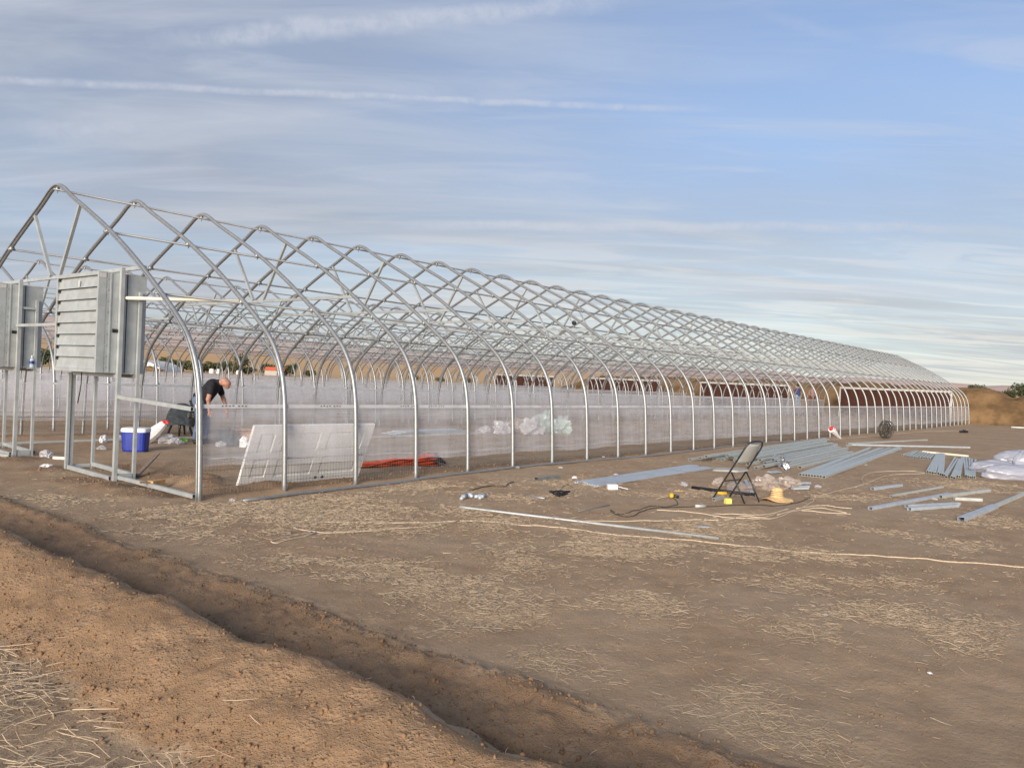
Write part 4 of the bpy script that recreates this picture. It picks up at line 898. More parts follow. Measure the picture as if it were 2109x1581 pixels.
# brackets at left of conduit
bk = empty('fitting_pile', on((2.8, -1.96))); tag(bk, 'few zinc pipe fittings lying left of the small pipe piece', 'fittings')
for j, (dx_, dy_, z_, L_, a) in enumerate([(-0.12, 0.05, 0.03, 0.16, 0.3), (-0.02, 0.02, 0.05, 0.12, 1.2), (0.05, -0.03, 0.03, 0.13, -0.6), (0.11, -0.08, 0.03, 0.15, 0.1), (0.02, 0.07, 0.03, 0.1, 2.0)]):
    m = MB(); v_ = Vector((math.cos(a), math.sin(a), 0.25)) * L_ / 2; c = Vector((dx_, dy_, z_)); m.tube([c - v_, c + v_], 0.024, 7); m.box(c, (0.05, 0.05, 0.045)); m.build('pipe_fitting', MT['steel_blue'], bk, True)
# yellow tool, small yellow things
tl_ = empty('power_tool', on((5.3, -3.61)), 0.5); tag(tl_, 'small yellow power tool lying on the ground with its lead', 'tool')
m = MB(); m.tube([(-0.10, 0, 0.035), (-0.04, 0, 0.045), (0.06, 0, 0.05)], [0.022, 0.034, 0.036], 10); m.build('tool_body', MT['yellow'], tl_, True)
m = MB(); m.tube([(0.06, 0, 0.05), (0.11, 0.01, 0.05)], [0.024, 0.014], 8); m.build('chuck', MT['black'], tl_, True)
m = MB(); m.tube([(-0.03, 0, 0.045), (-0.06, -0.10, 0.03)], [0.022, 0.02], 8); m.build('grip', MT['black'], tl_, True)
m = MB(); m.tube([(0.02, 0.12, 0.012), (0.16, 0.06, 0.02)], 0.012, 6); tag(m.build('screwdriver', MT['wood'], None, True, loc=on((5.77, -3.42)), rot=(0, 0, -0.8)), 'pale stick-like hand tool just behind the yellow tool', 'tool')
m = MB(); m.tube([(-0.07, 0, 0.03), (0.07, 0, 0.03)], [0.022, 0.026], 8); tag(m.build('tape_tube', MT['yellow'], None, True, loc=on((6.28, -3.95)), rot=(0, 0, -0.9)), 'yellow tube lying between the chair legs', 'tool')
m = MB(); m.box((0, 0, 0.035), (0.09, 0.06, 0.065)); m.box((0, 0, 0.07), (0.075, 0.05, 0.012)); tag(m.build('small_box', MT['paleyellow'], None, loc=on((5.4, -4.43)), rot=(0, 0, -0.6)), 'tiny pale yellow box in front of the chair', 'box')
# black scrap and pipe at the far right
crumple('torn_scrap', on((38.35, -1.99)), (0.28, 0.12, 0.10), 'black', 90, 0.5, 2.0, -0.5, 3, True, 'black scrap on the ground before the soil bank', 'litter')
steel_tube((51.3, -2.41), (52.48, -3.97), 0.10, 0.08, label='grey pipe lying at the foot of the soil bank at the right edge', rnd=True)

# ------------------------------------------------------------------ inside the front greenhouse
# white six panel door lying on its side against the posts
door = empty('panel_door', (0, 0, 0)); tag(door, 'white panel door lying on its side behind the plastic curtain', 'door')
b0 = Vector(on((0.82, 0.51), 0.0)); b1 = b0 + Vector((2.03, -0.05, 0.0)); b0.z = hz(b0.x, b0.y) - 0.01; b1.z = hz(b1.x, b1.y) + 0.02
ex = (b1 - b0).normalized(); up_ = Vector((0.10, -0.36, 0.84)).normalized(); ey = (up_ - ex * up_.dot(ex)).normalized(); ez = ex.cross(ey)
rotd = Matrix((ex, ey, ez)).transposed()
def DP(u_, v_, w_): return b0 + ex * u_ + ey * v_ + ez * w_
# leaf as stiles and rails round recessed panels
m = MB(); T = 0.044; LW = 0.91; LL = 2.03
us = [0.0, 0.13, 0.36, 0.50, 1.10, 1.24, 1.88, LL]; vs_ = [0.0, 0.12, 0.40, 0.51, 0.79, LW]
pan = [(1, 1), (3, 1), (5, 1), (1, 3), (3, 3), (5, 3)]
for i in range(7):
    for j in range(5):
        if (i, j) in pan: continue
        m.box(DP((us[i] + us[i + 1]) / 2, (vs_[j] + vs_[j + 1]) / 2, 0), (us[i + 1] - us[i], vs_[j + 1] - vs_[j], T), rotd)
lf = m.build('leaf', MT['white_door'], door); lf['kind'] = 'stuff'
for (i, j) in pan:
    m = MB(); uu, vv = (us[i] + us[i + 1]) / 2, (vs_[j] + vs_[j + 1]) / 2; du, dv_ = us[i + 1] - us[i], vs_[j + 1] - vs_[j]
    m.box(DP(uu, vv, 0), (du, dv_, 0.012), rotd); m.box(DP(uu, vv, 0), (du - 0.07, dv_ - 0.07, 0.030), rotd); m.build('panel', MT['white_door'], door)
for v_ in (0.12, 0.18):
    m = MB(); m.tube([DP(1.22 + (v_ - 0.12) * 2, 0.06, -0.03), DP(1.22 + (v_ - 0.12) * 2, 0.06, 0.03)], 0.022, 10); m.build('lock_hole', MT['black'], door, True)
# cooler
co_ = empty('cool_box', on((1.87, 5.54)), R(-47)); tag(co_, 'blue cool box with white lid', 'cool box')
m = MB(); vs = []
for z_, sx_, sy_ in ((0.0, 0.195, 0.135), (0.03, 0.205, 0.145), (0.36, 0.225, 0.165)):
    for k_ in range(16):
        a = 2 * math.pi * (k_ + 0.5) / 16; c, s_ = math.cos(a), math.sin(a); e_ = 0.35
        vs.append((sx_ * math.copysign(abs(c) ** e_, c), sy_ * math.copysign(abs(s_) ** e_, s_), z_))
fs = [(l_ * 16 + k_, l_ * 16 + (k_ + 1) % 16, (l_ + 1) * 16 + (k_ + 1) % 16, (l_ + 1) * 16 + k_) for l_ in range(2) for k_ in range(16)] + [tuple(range(15, -1, -1)), tuple(range(32, 48))]
m.add(vs, fs); m.build('box_body', MT['cooler_blue'], co_)
m = MB(); vs = []
for z_, q_ in ((0.362, 1.02), (0.40, 1.03), (0.425, 1.0), (0.435, 0.9)):
    for k_ in range(16):
        a = 2 * math.pi * (k_ + 0.5) / 16; c, s_ = math.cos(a), math.sin(a); e_ = 0.35
        vs.append((0.228 * q_ * math.copysign(abs(c) ** e_, c), 0.168 * q_ * math.copysign(abs(s_) ** e_, s_), z_))
m.add(vs, [(l_ * 16 + k_, l_ * 16 + (k_ + 1) % 16, (l_ + 1) * 16 + (k_ + 1) % 16, (l_ + 1) * 16 + k_) for l_ in range(3) for k_ in range(16)] + [tuple(range(15, -1, -1)), tuple(range(48, 64))]); m.build('lid', MT['white_plastic'], co_)
m = MB(); m.tube([(-0.235, -0.06, 0.33), (-0.25, -0.06, 0.37), (-0.25, 0.06, 0.37), (-0.235, 0.06, 0.33)], 0.011, 6); m.build('handle', MT['cooler_blue'], co_, True)
# seed sack with red cap beside it
ss = empty('paper_sack', on((2.81, 6.73)), R(-47)); tag(ss, 'white sack with red tip leaning right of the blue cool box', 'sack')
m = MB(); pts = [(-0.22, 0, 0.02), (-0.12, 0, 0.12), (0.02, 0, 0.24), (0.14, 0, 0.36), (0.20, 0, 0.43)]; m.tube(pts, [0.10, 0.13, 0.12, 0.09, 0.07], 9); m.build('sack_body', MT['white_plastic'], ss, False)
crumple('red_tip', (0.21, 0, 0.42), (0.10, 0.07, 0.05), 'red', 95, 0.4, 2.0, 0, 2, False, parent=ss)
for i, (q, sz, mt_, lb, ct) in enumerate([((3.1, 6.72), (0.22, 0.15, 0.12), 'bag', 'clear plastic bag right of the sack', 'bag'), ((3.14, 6.47), (0.18, 0.14, 0.09), 'bag', 'second clear bag, next to the corner post', 'bag'), ((3.54, 6.89), (0.10, 0.08, 0.06), 'green', 'bright green scrap behind the corner post', 'litter'),
                                          ((2.02, 7.18), (0.12, 0.07, 0.10), 'white_plastic', 'white packet left of the cool box', 'packet'), ((1.52, 6.11), (0.10, 0.08, 0.05), 'bag', 'white crumpled scrap in front of the packet', 'litter'), ((2.66, 7.88), (0.05, 0.05, 0.06), 'bag', 'small cup left of the cool box', 'cup'), ((0.28, 5.33), (0.14, 0.10, 0.08), 'bag', 'white crumpled sheet beside the left fan stand', 'litter')]):
    crumple('plastic_scrap', on(q), sz, mt_, 100 + i, 0.5, 2.3, i * 1.3, 4, True, lb, ct)
m = MB(); m.box((0, 0, 0.05), (0.03, 0.06, 0.06)); tag(m.build('green_mark', MT['green'], None, loc=on((2.08, 7.39), 0.0), rot=(0, 0, -0.7)), 'small green carton against the white packet', 'carton')
# long thin tubes on the floor inside
for i, (a, b, w_, lb) in enumerate([((0.06, 7.7), (2.55, 7.55), 0.05, 'long pale tube on the floor behind the fan stands'), ((3.44, 7.7), (4.47, 7.7), 0.07, 'pale plank end behind the corner post'), ((0.29, 5.07), (0.42, 4.91), 0.05, 'short pale board end right of the left stand'), ((-0.28, 6.14), (-0.23, 5.43), 0.05, 'pale board at the left edge by the stand'), ((5.84, 6.34), (12.55, 6.24), 0.05, 'long pale tube on the greenhouse floor behind the door')]):
    steel_tube(a, b, w_, 0.04, label=lb, m_='tube' if i != 2 else 'pvc')
# timber block and stake by the stand
tb = empty('timber_block', on((0.08, 1.22), 0.03), R(20)); tag(tb, 'short block of raw timber on the loose soil by the corner post', 'timber')
m = MB(); m.box((0, 0, 0.05), (0.22, 0.09, 0.09)); m.build('block', MT['wood'], tb)
m = MB(); m.box((-0.12, 0.02, 0.075), (0.36, 0.05, 0.018), Matrix.Rotation(0.12, 3, 'Y')); m.build('slip', MT['wood'], tb)
m = MB(); A = Vector(on((0.27, 2.14), 0.03)); B = Vector(on((1.32, 3.62), 0.17)); m.bar(A, B, 0.05, 0.03); tag(m.build('stake', MT['wood_grey'], None), 'grey wooden stake leaning from the stand foot to the dug soil', 'timber')
# orange tarp bundle with black tie end
ob = empty('tarp_bundle', on((4.63, 1.34)), 0.0); ob.rotation_euler = (0, 0, R(-12)); tag(ob, 'folded orange tarp lying low behind the curtain', 'tarp')
for j in range(5):
    m = MB(); N_ = 14; top = []; z0_ = 0.02 + 0.035 * j
    wd_ = 0.30 - 0.02 * j
    for i in range(N_):
        x_ = -0.95 + 1.5 * i / (N_ - 1) + 0.05 * (j % 2); th_ = 0.020 + 0.012 * math.sin(i * 1.7 + j)
        yw = wd_ * (0.35 + 0.65 * i / (N_ - 1)); zz = z0_ * (0.25 + 0.75 * i / (N_ - 1)) + 0.014 * math.sin(i * 0.9 + j * 2)
        top += [(x_, -yw, zz), (x_, -yw * 0.4, zz + th_), (x_, yw * 0.4, zz + th_ * 0.8), (x_, yw, zz), (x_, 0, zz - 0.01)]
    fs = [(i * 5 + k_, i * 5 + (k_ + 1) % 5, (i + 1) * 5 + (k_ + 1) % 5, (i + 1) * 5 + k_) for i in range(N_ - 1) for k_ in range(5)]
    m.add(top, fs); m.build('fold', MT['orange'], ob)
for j in range(6):
    m = MB(); m.tube([(0.52 + 0.02 * j, -0.22 + 0.08 * j, 0.05), (0.66, -0.2 + 0.08 * j, 0.10 + 0.03 * (j % 3)), (0.80, -0.18 + 0.07 * j, 0.03 + 0.03 * (j % 2))], [0.05, 0.045, 0.02], 6); m.build('black_tie', MT['black'], ob)
# heap of plastic bags inside
for i, (q, sz, mt_, rz, lb) in enumerate([((12.7, 6.37), (0.35, 0.22, 0.14), 'bag', 0.3, 'low white bag at the left end of the bag heap inside'), ((13.1, 6.04), (0.42, 0.30, 0.26), 'bag', 0.9, 'white bag second from the left in the bag heap inside'), ((13.81, 6.0), (0.34, 0.30, 0.32), 'bag_tan', 0.1, 'pale dusty bag in the middle of the bag heap inside'),
                                          ((13.75, 5.44), (0.52, 0.36, 0.38), 'bag', 0.6, 'big white bag in the middle of the bag heap inside'), ((15.43, 6.28), (0.45, 0.34, 0.46), 'bag_green', 0.2, 'tall greenish bag at the back of the bag heap inside'), ((15.23, 5.52), (0.40, 0.34, 0.34), 'bag_green', 1.2, 'grey green bag at the right end of the bag heap inside'), ((17.09, 6.64), (0.34, 0.24, 0.36), 'bag', 0.2, 'white bag peeking out at the right of the bag heap inside')]):
    crumple('plastic_bag', on(q), sz, mt_, 120 + i, 0.62, 1.7, rz, 4, True, lb, 'bag', 'heap of bags inside the greenhouse')
# stack of sheets inside
for j in range(3):
    m = MB(); m.box((0, 0, 0.02 + 0.03 * j), (3.0 - 0.3 * j, 0.55, 0.022)); o_ = m.build('metal_sheet', MT['steel_blue'], None, loc=on(lerp2((9.51, 7.1), (12.46, 7.03), 0.5)), rot=(0, 0, 0.0 + 0.03 * j)); tag(o_, ['lowest', 'middle', 'topmost'][j] + ' bluish flat sheet in the stack inside, left of the bag heap', 'metal sheet', 'stack of bluish sheets inside')
# things on the floor behind the first bay of film
tbx = empty('tool_box', on((4.37, 6.68)), R(-45)); tag(tbx, 'dark tool box on the floor beside the stooping man', 'tool box')
m = MB(); m.box((0, 0, 0.12), (0.36, 0.22, 0.22)); m.box((0, 0, 0.245), (0.37, 0.23, 0.03)); m.build('case', MT['dark_cloth'], tbx)
m = MB(); m.tube([(-0.1, 0, 0.26), (-0.1, 0, 0.31), (0.1, 0, 0.31), (0.1, 0, 0.26)], 0.010, 6); m.build('handle', MT['black'], tbx, True)
cb = empty('carton', on((4.95, 6.7)), R(-40)); tag(cb, 'open pinkish cardboard carton behind the first bay of film', 'carton')
for (c, s_) in (((0, -0.18, 0.14), (0.5, 0.012, 0.28)), ((0, 0.18, 0.14), (0.5, 0.012, 0.28)), ((-0.25, 0, 0.14), (0.012, 0.35, 0.28)), ((0.25, 0, 0.14), (0.012, 0.35, 0.28)), ((0, 0, 0.006), (0.49, 0.34, 0.01)), ((0.0, -0.27, 0.27), (0.5, 0.18, 0.01))):
    m = MB(); m.box(c, s_); m.build('side', MT['card'], cb)
for i, (q, sz, mt_, lb, ct) in enumerate([((3.67, 5.66), (0.12, 0.09, 0.08), 'bag', 'white scrap in front of the tool box', 'litter'), ((3.89, 5.67), (0.14, 0.10, 0.09), 'dark_cloth', 'dark rag in front of the tool box', 'rag'), ((4.01, 5.38), (0.10, 0.07, 0.16), 'white_plastic', 'white bottle-like jug by the carton', 'jug'), ((4.1, 5.69), (0.06, 0.06, 0.15), 'dark_cloth', 'dark flask by the carton', 'flask'), ((5.02, 7.92), (0.05, 0.05, 0.12), 'white_plastic', 'small white jug behind the tool box', 'jug')]):
    crumple('loose_item', on(q), sz, mt_, 140 + i, 0.3, 2.0, i, 4, True, lb, ct)
# water bottle on the left stand's bearer
wb = empty('water_bottle', (0.19, 5.80 - 0.03, 1.475)); tag(wb, 'clear plastic water bottle standing on the left fan stand', 'bottle')
wb.location = (0.12, 5.655, 1.475)
m = MB(); m.lathe([(0.001, 0.0), (0.032, 0.002), (0.034, 0.03), (0.031, 0.06), (0.034, 0.10), (0.033, 0.13), (0.024, 0.16), (0.013, 0.18), (0.013, 0.19)], 14); m.build('bottle_body', MT['water'], wb, True)
m = MB(); m.lathe([(0.015, 0.188), (0.015, 0.205), (0.001, 0.206)], 12); m.build('cap', MT['white_plastic'], wb, True)
m = MB(); m.lathe([(0.0345, 0.07), (0.0348, 0.12)], 14); m.build('wrapper', MT['cooler_blue'], wb, True)
# small ledge below it
m = MB(); m.box((0.12, 5.655 - 5.70, 1.4655), (0.14, 0.08, 0.012)); m.build('ledge', MT['steel_flat'], st2)
# small black round lamp clamped under a rafter
lp = empty('round_lamp', (9 * S, 2.16, 3.09)); tag(lp, 'small round black lamp clamped under a roof hoop', 'lamp')
m = MB(); m.lathe([(0.001, -0.035), (0.03, -0.045), (0.052, -0.03), (0.056, 0.0), (0.046, 0.035), (0.02, 0.05), (0.001, 0.052)], 16, fn=lambda p, a, i: Vector((p.z, p.x, p.y))); m.build('lamp_head', MT['black'], lp, True)
m = MB(); m.bar((0, 0.04, 0.01), (0, 0.12, 0.07), 0.03, 0.012); m.bar((0, 0.12, 0.07), (0, 0.14, 0.15), 0.03, 0.012); m.build('bracket', MT['steel_flat'], lp)

# ================================================================== people: one continuous skin grown round a posed skeleton
def surface_nets(F, o, h):
    """polygonise F<0 on a regular grid"""
    nx_, ny_, nz_ = F.shape
    ins = F < 0
    c = np.zeros((nx_ - 1, ny_ - 1, nz_ - 1), int)
    for i in (0, 1):
        for j in (0, 1):
            for k in (0, 1): c += ins[i:nx_ - 1 + i, j:ny_ - 1 + j, k:nz_ - 1 + k]
    act = (c > 0) & (c < 8); ids = -np.ones(act.shape, int); I = np.argwhere(act); ids[act] = np.arange(len(I))
    acc = np.zeros((len(I), 3)); cnt = np.zeros(len(I))
    cor = [(i, j, k) for i in (0, 1) for j in (0, 1) for k in (0, 1)]
    for a in range(8):
        for b in range(a + 1, 8):
            A, B = cor[a], cor[b]
            if sum(x != y for x, y in zip(A, B)) != 1: continue
            fa = F[I[:, 0] + A[0], I[:, 1] + A[1], I[:, 2] + A[2]]; fb = F[I[:, 0] + B[0], I[:, 1] + B[1], I[:, 2] + B[2]]
            cr = (fa < 0) != (fb < 0); t = np.where(cr, fa / np.where(cr, fa - fb, 1), 0)
            P = np.array(A) + t[:, None] * (np.array(B) - np.array(A)); acc[cr] += P[cr]; cnt[cr] += 1
    V = (I + acc / cnt[:, None]) * h + o
    faces = []
    for ax in range(3):
        sl = [slice(0, None)] * 3; sl2 = [slice(0, None)] * 3; sl[ax] = slice(0, -1); sl2[ax] = slice(1, None)
        ch = ins[tuple(sl)] != ins[tuple(sl2)]; E_ = np.argwhere(ch); b1, b2 = [(1, 2), (2, 0), (0, 1)][ax]
        ok = (E_[:, b1] > 0) & (E_[:, b2] > 0) & (E_[:, b1] < ids.shape[b1]) & (E_[:, b2] < ids.shape[b2]); E_ = E_[ok]
        d1 = np.zeros(3, int); d1[b1] = 1; d2 = np.zeros(3, int); d2[b2] = 1
        g_ = lambda e: ids[e[:, 0], e[:, 1], e[:, 2]]
        q = np.stack([g_(E_ - d1 - d2), g_(E_ - d2), g_(E_), g_(E_ - d1)], -1)
        fl = ins[E_[:, 0], E_[:, 1], E_[:, 2]]
        q[~fl] = q[~fl][:, ::-1]; faces.append(q)
    return V, np.concatenate(faces)
def person(name, bones, mats, loc, rz, h=0.0125, sc=1.0, kk=0.022):
    """bones: (joint a, joint b, radius a, radius b, material index); faces take the material of the nearest bone"""
    lo = np.min([np.minimum(b[0], b[1]) - 0.22 for b in bones], 0); hi = np.max([np.maximum(b[0], b[1]) + 0.22 for b in bones], 0)
    n = np.ceil((hi - lo) / h).astype(int) + 1
    gr = np.stack(np.meshgrid(*[lo[i] + h * np.arange(n[i]) for i in range(3)], indexing='ij'), -1)
    def cap(P, b):
        a, c = np.array(b[0]), np.array(b[1]); d = c - a; L2 = d @ d + 1e-12
        t = np.clip(((P - a) @ d) / L2, 0, 1); return np.linalg.norm(P - a - t[..., None] * d, axis=-1) - (b[2] + (b[3] - b[2]) * t)
    F = None
    for b in bones:
        D = cap(gr, b); k2 = kk if b[2] > 0.02 else 0.006
        if F is None: F = D
        else:
            hh = np.clip(0.5 + 0.5 * (F - D) / k2, 0, 1); F = F * (1 - hh) + D * hh - k2 * hh * (1 - hh)
    V, Q = surface_nets(F, lo, h)
    C = V[Q].mean(1); D = np.stack([cap(C, b) for b in bones], -1); mi = np.array([b[4] for b in bones])[D.argmin(-1)]
    me = bpy.data.meshes.new(name); mesh_np(me, V * sc, Q, 4)
    for m_ in mats: me.materials.append(MT[m_])
    me.polygons.foreach_set('material_index', mi.astype(np.int32)); me.polygons.foreach_set('use_smooth', np.ones(len(Q), bool))
    return link(name, me, None, loc, (0, 0, rz))
def hand(w, dirv_, side, mi, spread=0.35):
    """palm and five bent fingers at wrist w, pointing along dirv_"""
    d = np.array(dirv_, float); d /= np.linalg.norm(d); s = np.array(side, float); s -= d * (s @ d); s /= np.linalg.norm(s); u = np.cross(d, s); w = np.array(w, float)
    o = [(w, w + d * 0.075, 0.026, 0.030, mi)]
    for k, L in ((-1.5, 0.060), (-0.5, 0.074), (0.5, 0.078), (1.5, 0.068)):
        r0 = w + d * 0.078 + s * 0.019 * k; r1 = r0 + d * L * 0.55 + s * 0.003 * k; o += [(r0, r1, 0.0095, 0.0090, mi), (r1, r1 + d * L * 0.35 + u * 0.025, 0.0090, 0.0075, mi)]
    t0 = w + d * 0.025 + s * 0.026; t1 = t0 + d * 0.030 + s * 0.026; o += [(t0, t1, 0.012, 0.011, mi), (t1, t1 + d * 0.032 + u * 0.012, 0.011, 0.009, mi)]
    return o
A3 = lambda *p: np.array(p, float)
# stooping man: local x = the way he faces, y = his left, z up
sk_, te, je, sh = 0, 1, 2, 3
hipL, hipR = A3(-0.05, 0.09, 0.86), A3(-0.05, -0.09, 0.86)
pel = A3(-0.06, 0, 0.90); wai = A3(0.02, 0, 1.02); che = A3(0.20, 0, 1.20); nek = A3(0.33, 0, 1.285); hd = A3(0.45, 0.0, 1.29)
B_ = [(pel + A3(0, .075, -.02), pel + A3(0, -.075, -.02), .135, .135, je), (pel + A3(0.01, 0, .05), wai, .155, .160, te), (wai + A3(.02, 0, -.03), che, .165, .160, te), (che + A3(0, .09, .01), che + A3(0, -.09, .01), .125, .125, te), (che, nek - A3(.02, 0, .01), .13, .075, te), (nek, hd - A3(.03, 0, 0), .060, .060, sk_),
      (hd + A3(-.01, 0, .025), hd + A3(.035, 0, -.02), .088, .085, sk_), (hd + A3(.035, 0, -.035), hd + A3(.05, 0, -.085), .068, .048, sk_), (hd + A3(.105, 0, -.055), hd + A3(.122, 0, -.078), .014, .016, sk_), (hd + A3(.0, .085, -.03), hd + A3(.0, .09, -.055), .014, .012, sk_), (hd + A3(.0, -.085, -.03), hd + A3(.0, -.09, -.055), .014, .012, sk_)]
for sgn, hp in ((1, hipL), (-1, hipR)):
    kn = A3(0.02 + 0.03 * sgn, 0.12 * sgn, 0.46); an = A3(-0.03 + 0.05 * sgn, 0.13 * sgn, 0.09)
    B_ += [(hp, kn, .098, .072, je), (kn, an + A3(0, 0, .04), .072, .056, je), (an, an + A3(.02, 0, -.045), .048, .045, sh), (an + A3(.0, 0, -.052), an + A3(.17, .02 * sgn, -.055), .040, .034, sh)]
# right arm hangs, left arm reaches down and forward
shR = che + A3(0.05, -.17, .035); elR = A3(0.22, -0.27, 0.94); wrR = A3(0.23, -0.22, 0.72)
B_ += [(shR, shR * 0.45 + elR * 0.55, .070, .066, te), (shR * 0.4 + elR * 0.6, elR, .048, .044, sk_), (elR, wrR, .043, .030, sk_)] + hand(wrR, (0.05, 0.1, -1), (1, 0, 0), sk_)
shL = che + A3(0.05, .17, .035); elL = A3(0.34, 0.25, 0.93); wrL = A3(0.44, 0.20, 0.68)
B_ += [(shL, shL * 0.45 + elL * 0.55, .070, .066, te), (shL * 0.4 + elL * 0.6, elL, .048, .044, sk_), (elL, wrL, .043, .030, sk_)] + hand(wrL, (0.2, 0, -1), (0, -1, 0), sk_)
mp_ = (3.64, 6.37)
man = person('person', B_, ['skin', 'tee', 'jeans', 'shoe'], on(mp_), R(-52))
tag(man, 'bald person in black t-shirt and jeans stooping behind the corner post', 'person')
m = MB(); m.lathe([(0.168, -0.02), (0.176, -0.02), (0.176, 0.025), (0.168, 0.025)], 28, (0, 0, 0), lambda p, a, i: Vector((p.x * 0.92, p.y * 0.98, p.z - 0.25 * p.x))); bl = m.build('belt', MT['black'], man, True); bl.location = (-0.035, 0, 0.965)
m = MB(); m.box((-0.02, 0, -0.02), (0.10, 0.16, 0.14)); m.box((0.0, 0.02, 0.06), (0.06, 0.12, 0.03)); tp = m.build('tool_pouch', MT['black'], man); tp.location = (-0.16, -0.08, 0.86); tp.rotation_euler = (0, -0.3, 0.5)

# black-legged stand with a dark grey cloth beside him
sp_ = (4.32, 8.46); st = empty('work_stool', on(sp_), R(-40)); tag(st, 'black legged stool draped with dark grey cloth behind the man', 'stool')
for (x_, y_) in ((-0.30, 0.05), (0.05, 0.20), (0.0, -0.16), (0.26, 0.0)):
    m = MB(); m.tube([(x_ * 0.45, y_ * 0.6, 0.46), (x_, y_, 0.0)], [0.035, 0.022], 6); m.build('leg', MT['black_metal'], st, True)
m = MB(); m.box((0, 0, 0.44), (0.48, 0.34, 0.05)); m.build('seat', MT['black'], st)
m = MB(); m.lathe([(0.34, 0.24), (0.345, 0.34), (0.31, 0.48), (0.26, 0.60), (0.18, 0.70), (0.08, 0.745), (0.001, 0.75)], 26, (0, 0, 0), lambda p, a, i: Vector((p.x * (1 + 0.06 * math.sin(5 * a)), p.y * 0.72 * (1 + 0.05 * math.cos(7 * a)), p.z + 0.03 * math.sin(3 * a) * (1 if i < 3 else 0)))); m.build('cloth', MT['dark_cloth'], st, True)
crumple('black_bag', (0.26, -0.10, 0.34), (0.16, 0.12, 0.20), 'black', 160, 0.3, 1.8, 0, 3, False, parent=st)

# two people working at the far end, standing on a trestle plank
def standing(top, bottom, hair, arm):
    b = [(A3(0, .08, .90), A3(0, -.08, .90), .13, .13, 2), (A3(0, 0, .95), A3(0.01, 0, 1.12), .145, .14, 1), (A3(0, .09, 1.34), A3(0, -.09, 1.34), .105, .105, 1), (A3(0, 0, 1.1), A3(0, 0, 1.35), .14, .125, 1), (A3(0, 0, 1.42), A3(.01, 0, 1.52), .055, .055, 0), (A3(.015, 0, 1.60), A3(.02, 0, 1.64), .085, .085, 0), (A3(.055, 0, 1.57), A3(.05, 0, 1.55), .055, .045, 0), (A3(.105, 0, 1.60), A3(.112, 0, 1.585), .014, .014, 0), (A3(-.015, 0, 1.655), A3(0, 0, 1.68), .092, .086, 4)]
    for s in (1, -1):
        b += [(A3(0, .09 * s, .88), A3(.02, .10 * s, .48), .09, .066, 2), (A3(.02, .10 * s, .48), A3(-.01, .11 * s, .12), .066, .05, 2), (A3(-.01, .11 * s, .10), A3(0, .11 * s, .05), .045, .045, 3), (A3(0, .11 * s, .04), A3(.16, .12 * s, .035), .038, .032, 3)]
        e = A3(.06 + arm * .12, .25 * s, 1.10 + arm * .08); w_ = A3(.16 + arm * .18, .20 * s, .90 + arm * .42)
        b += [(A3(0, .17 * s, 1.36), e * .55 + A3(0, .17 * s, 1.36) * .45, .062, .056, 1), (e * .6 + A3(0, .17 * s, 1.36) * .4, e, .044, .040, 0), (e, w_, .040, .028, 0)] + hand(w_, w_ - e, (0, -s, 0), 0)
    return b
tr = empty('trestle', (51.1, 9.9, 0)); tag(tr, 'plank on trestles between the far ends of the two front greenhouses', 'trestle')
m = MB(); m.box((0, 0, 0.40), (4.6, 0.30, 0.045)); m.build('plank', MT['wood_grey'], tr)
for x_ in (-1.9, 0.0, 1.9):
    for s in (-1, 1):
        m = MB(); m.bar((x_, 0.10 * s, 0.375), (x_, 0.28 * s, 0.0), 0.05, 0.05, (1, 0, 0)); m.build('leg', MT['wood_grey'], tr)
p1 = person('person', standing(1, 2, 4, 0.9), ['skin', 'blue_shirt', 'pale_jeans', 'shoe', 'hair'], (49.45, 9.9, 0.4225), R(60), 0.016); tag(p1, 'person in dark blue top and pale jeans at the far end, left of the two', 'person')
p2 = person('person', standing(1, 2, 4, 0.4), ['skin', 'mauve_shirt', 'brown_trousers', 'shoe', 'hair'], (52.5, 9.9, 0.4225), R(200), 0.016); tag(p2, 'dark haired person in mauve shirt at the far end, right of the two', 'person')

# ================================================================== far trees and buildings
def tree_meshes(seed, hgt, wid, m_):
    rr = random.Random(seed); V = []; F_ = []
    lobes = [(rr.uniform(-.35, .35) * wid, rr.uniform(-.35, .35) * wid, hgt * rr.uniform(.35, .85), rr.uniform(.22, .38) * wid) for _ in range(9)] + [(0, 0, hgt * .6, .4 * wid)]
    for k in range(900):
        lx, ly, lz, lr = rr.choice(lobes); d = Vector((rr.gauss(0, 1), rr.gauss(0, 1), rr.gauss(0, 1))).normalized() * lr * rr.uniform(.55, 1.05)
        c = Vector((lx, ly, max(0.12 * hgt, min(hgt, lz + d.z * .8)))) + Vector((d.x, d.y, 0)); s = wid * rr.uniform(.03, .07)
        a = Vector((rr.gauss(0, 1), rr.gauss(0, 1), rr.gauss(0, 1))).normalized() * s; b = Vector((rr.gauss(0, 1), rr.gauss(0, 1), rr.gauss(0, 1))).normalized() * s
        i0 = len(V); V += [c - a, c + b, c + a, c - b]; F_.append((i0, i0 + 1, i0 + 2, i0 + 3))
    me = bpy.data.meshes.new('crown'); me.from_pydata(V, [], F_); me.materials.append(MT[m_])
    mb = MB(); mb.tube([(0, 0, -0.3), (0.03 * wid, 0, hgt * .3), (0, .02 * wid, hgt * .7)], [0.05 * wid, 0.04 * wid, 0.015 * wid], 7)
    for j in range(4):
        a = j * 1.7; mb.tube([(0, 0, hgt * (.3 + .08 * j)), (wid * .3 * math.cos(a), wid * .3 * math.sin(a), hgt * (.55 + .08 * j))], [0.022 * wid, 0.008 * wid], 5)
    return me, mb.data('trunk', MT['trunk'], True)
